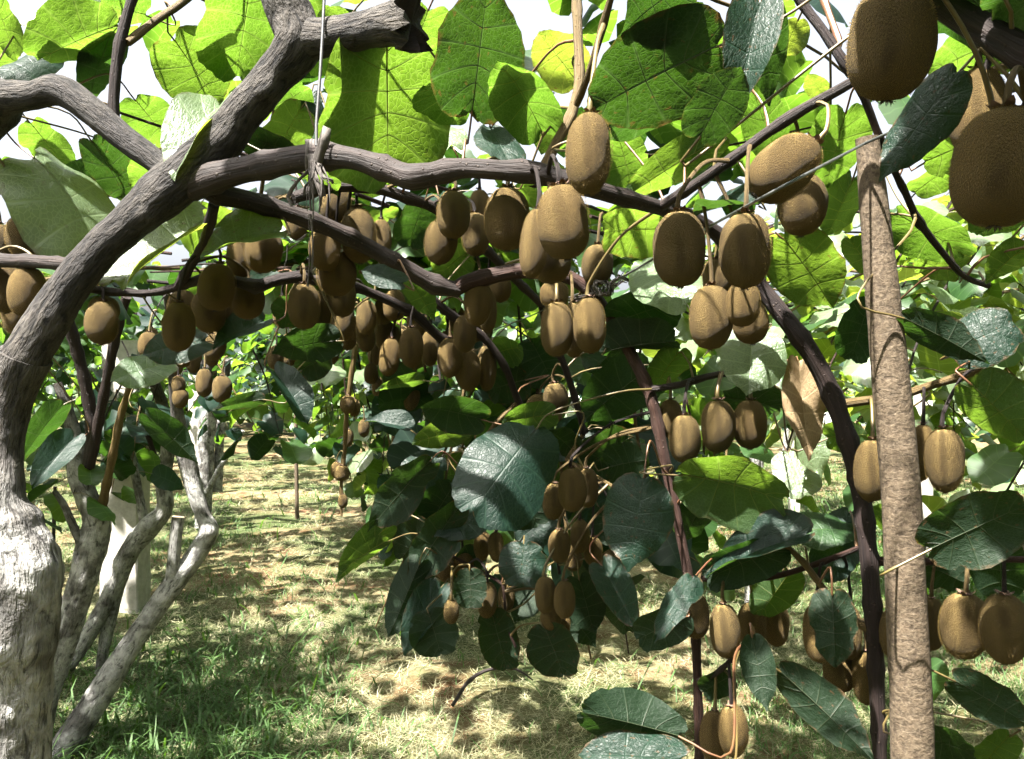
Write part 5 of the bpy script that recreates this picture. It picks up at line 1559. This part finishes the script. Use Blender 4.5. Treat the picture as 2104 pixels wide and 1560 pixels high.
# litter on the ground
tw = thing('fallen_twig', P(1000, 1470, 3.1).xy.to_3d(), 'curved grey twig lying on the grass low in the middle', 'twig')
gp = lambda x, y: (lambda d: P(x, y, d).xy.to_3d())(F * H / (y - CY))
pts = [gp(x, y) + Vector((0, 0, z)) for (x, y, z) in ((930, 1482, .06), (965, 1456, .09), (1010, 1445, .10), (1060, 1440, .09), (1095, 1445, .06))]
for q in pts:
    q.z += gz(q.x, q.y)
p, rr = catmull(pts, [.007, .008, .007, .005, .003], .03)
mb = MB()
tube(mb, p, rr, 7, 0, .06, 30, origin=tw.location)
link('stem', mb.mesh('stem', ['cane_grey']), tw)
for (x, y, s, lab) in ((655, 1288, .030, 'rounded pinkish stone lying on the path left of the hanging leaves'), (640, 1266, .016, 'small pale stone beside the rounded pinkish one on the path')):
    b = gp(x, y)
    mb = MB()
    n1, n2 = 14, 9
    vv = []
    for i in range(n2 + 1):
        for j in range(n1):
            a, e = 6.283 * j / n1, math.pi * i / n2 - math.pi / 2
            u = Vector((math.cos(e) * math.cos(a), math.cos(e) * math.sin(a), math.sin(e) * .7))
            vv.append(u * s * (1 + .22 * noise.noise(u * 2.1 + Vector((x, 0, 0)))))
    mb.add(vv, [(i * n1 + j, i * n1 + (j + 1) % n1, (i + 1) * n1 + (j + 1) % n1, (i + 1) * n1 + j) for i in range(n2) for j in range(n1)])
    o = link('stone', mb.mesh('stone', ['stone']), None, Vector((b.x, b.y, gz(b.x, b.y) + s * .35)))
    tag(o, lab, 'stone', 'stones on the path')


# ------------------------------------------------------------------ grass and cut hay
def blades(name, label, n, mat, len_r, wid, up, curl, sel, seed, far=13.0):
    g = np.random.default_rng(seed)
    pts = []
    while len(pts) < n:
        u = g.random()
        y = 2.2 * (far / 2.2) ** u
        x = (g.random() * 2 - 1) * (y * 0.72 + 0.5)
        if sel(x, y, g.random()):
            pts.append((x, y, gz(x, y)))
    Pn = np.array(pts)
    a = g.random(n) * 6.283
    k = g.normal(0, 1, n)
    L = (len_r[0] + (len_r[1] - len_r[0]) * g.random(n) ** 1.6)
    L = L * (0.8 + 0.03 * Pn[:, 1])
    e = np.clip(up + g.normal(0, .22, n), 0.0, 1.5)
    W = wid * (0.6 + 0.8 * g.random(n)) * (0.7 + 0.16 * Pn[:, 1])
    segs = 3
    V = np.zeros((n, segs * 2 + 1, 3))
    p = Pn.copy()
    p[:, 2] += g.random(n) * 0.02 * (1.2 - up)
    for s in range(segs + 1):
        side = np.stack([-np.sin(a), np.cos(a), np.zeros(n)], 1)
        f = 1 - 0.25 * s
        if s < segs:
            V[:, s * 2] = p - side * (W * f * .5)[:, None]
            V[:, s * 2 + 1] = p + side * (W * f * .5)[:, None]
        else:
            V[:, s * 2] = p
        d = np.stack([np.cos(a) * np.cos(e), np.sin(a) * np.cos(e), np.sin(e)], 1)
        p = p + d * (L / segs)[:, None]
        p[:, 2] = np.maximum(p[:, 2], Pn[:, 2] + 0.004)
        e = e - curl * (0.5 + g.random(n))
        a = a + k * 0.25
    base = (np.arange(n) * (segs * 2 + 1))[:, None]
    quads = np.concatenate([base + np.array([[0, 1, 3, 2]]), base + np.array([[2, 3, 5, 4]])], 0)
    tris = base + np.array([[4, 5, 6]])
    me = bpy.data.meshes.new(name)
    vt = V.reshape(-1, 3)
    loops = np.concatenate([quads.ravel(), tris.ravel()]).astype(np.int32)
    nf = len(quads) + len(tris)
    me.vertices.add(len(vt))
    me.vertices.foreach_set('co', vt.astype(np.float32).ravel())
    me.loops.add(len(loops))
    me.loops.foreach_set('vertex_index', loops)
    me.polygons.add(nf)
    ls = np.concatenate([np.arange(len(quads)) * 4, len(quads) * 4 + np.arange(len(tris)) * 3]).astype(np.int32)
    me.polygons.foreach_set('loop_start', ls)
    me.materials.append(M[mat])
    me.update(calc_edges=True)
    me.validate()
    tag(link(name, me), label, 'grass', kind='stuff')


def green_here(x, y, r):
    q = 0.5 + 0.5 * noise.noise(Vector((x * 1.3, y * 1.0, 3.3))) + 0.25 * noise.noise(Vector((x * 4.5, y * 4.5, 8.0)))
    q += 0.45 * math.exp(-((x + 1.15) / .35) ** 2 - ((y - 2.9) / .8) ** 2)
    q += 0.5 * (1 if x > 1.9 and y > 3.0 else 0) - 0.30 * math.exp(-((x + 0.36 * (y - 3) + .1) / .75) ** 2)
    return r < max(0.06, (q - 0.30) * 2.0)


def straw_here(x, y, r):
    q = 0.5 + 0.5 * noise.noise(Vector((x * 1.1 + 9, y * 1.1, 1.3))) + 0.25 * noise.noise(Vector((x * 3.7, y * 3.7, 2.0)))
    m = math.exp(-(((x + .16) / .42) ** 2 + ((y - 3.45) / .28) ** 2))
    return r < max(0.08, (q - 0.22) * 1.3) * (1 - .85 * m)


blades('grass', 'short green grass tufts growing through the cut hay', 62000, 'grass', (.03, .13), .0034, .85, .33, green_here, 3)
blades('dry_hay', 'pale cut hay lying over the orchard floor', 110000, 'straw', (.03, .14), .0022, .22, .14, straw_here, 4)
blades('long_grass', 'long green grass blades around the feet of the left trunks', 5200, 'grass', (.12, .30), .0075, .9, .55,
       lambda x, y, r: r < math.exp(-((x + 1.25) / .45) ** 2 - ((y - 3.0) / .8) ** 2) + .03 + (.8 if x > 2.4 and 3 < y < 8 else 0), 5, 9.0)
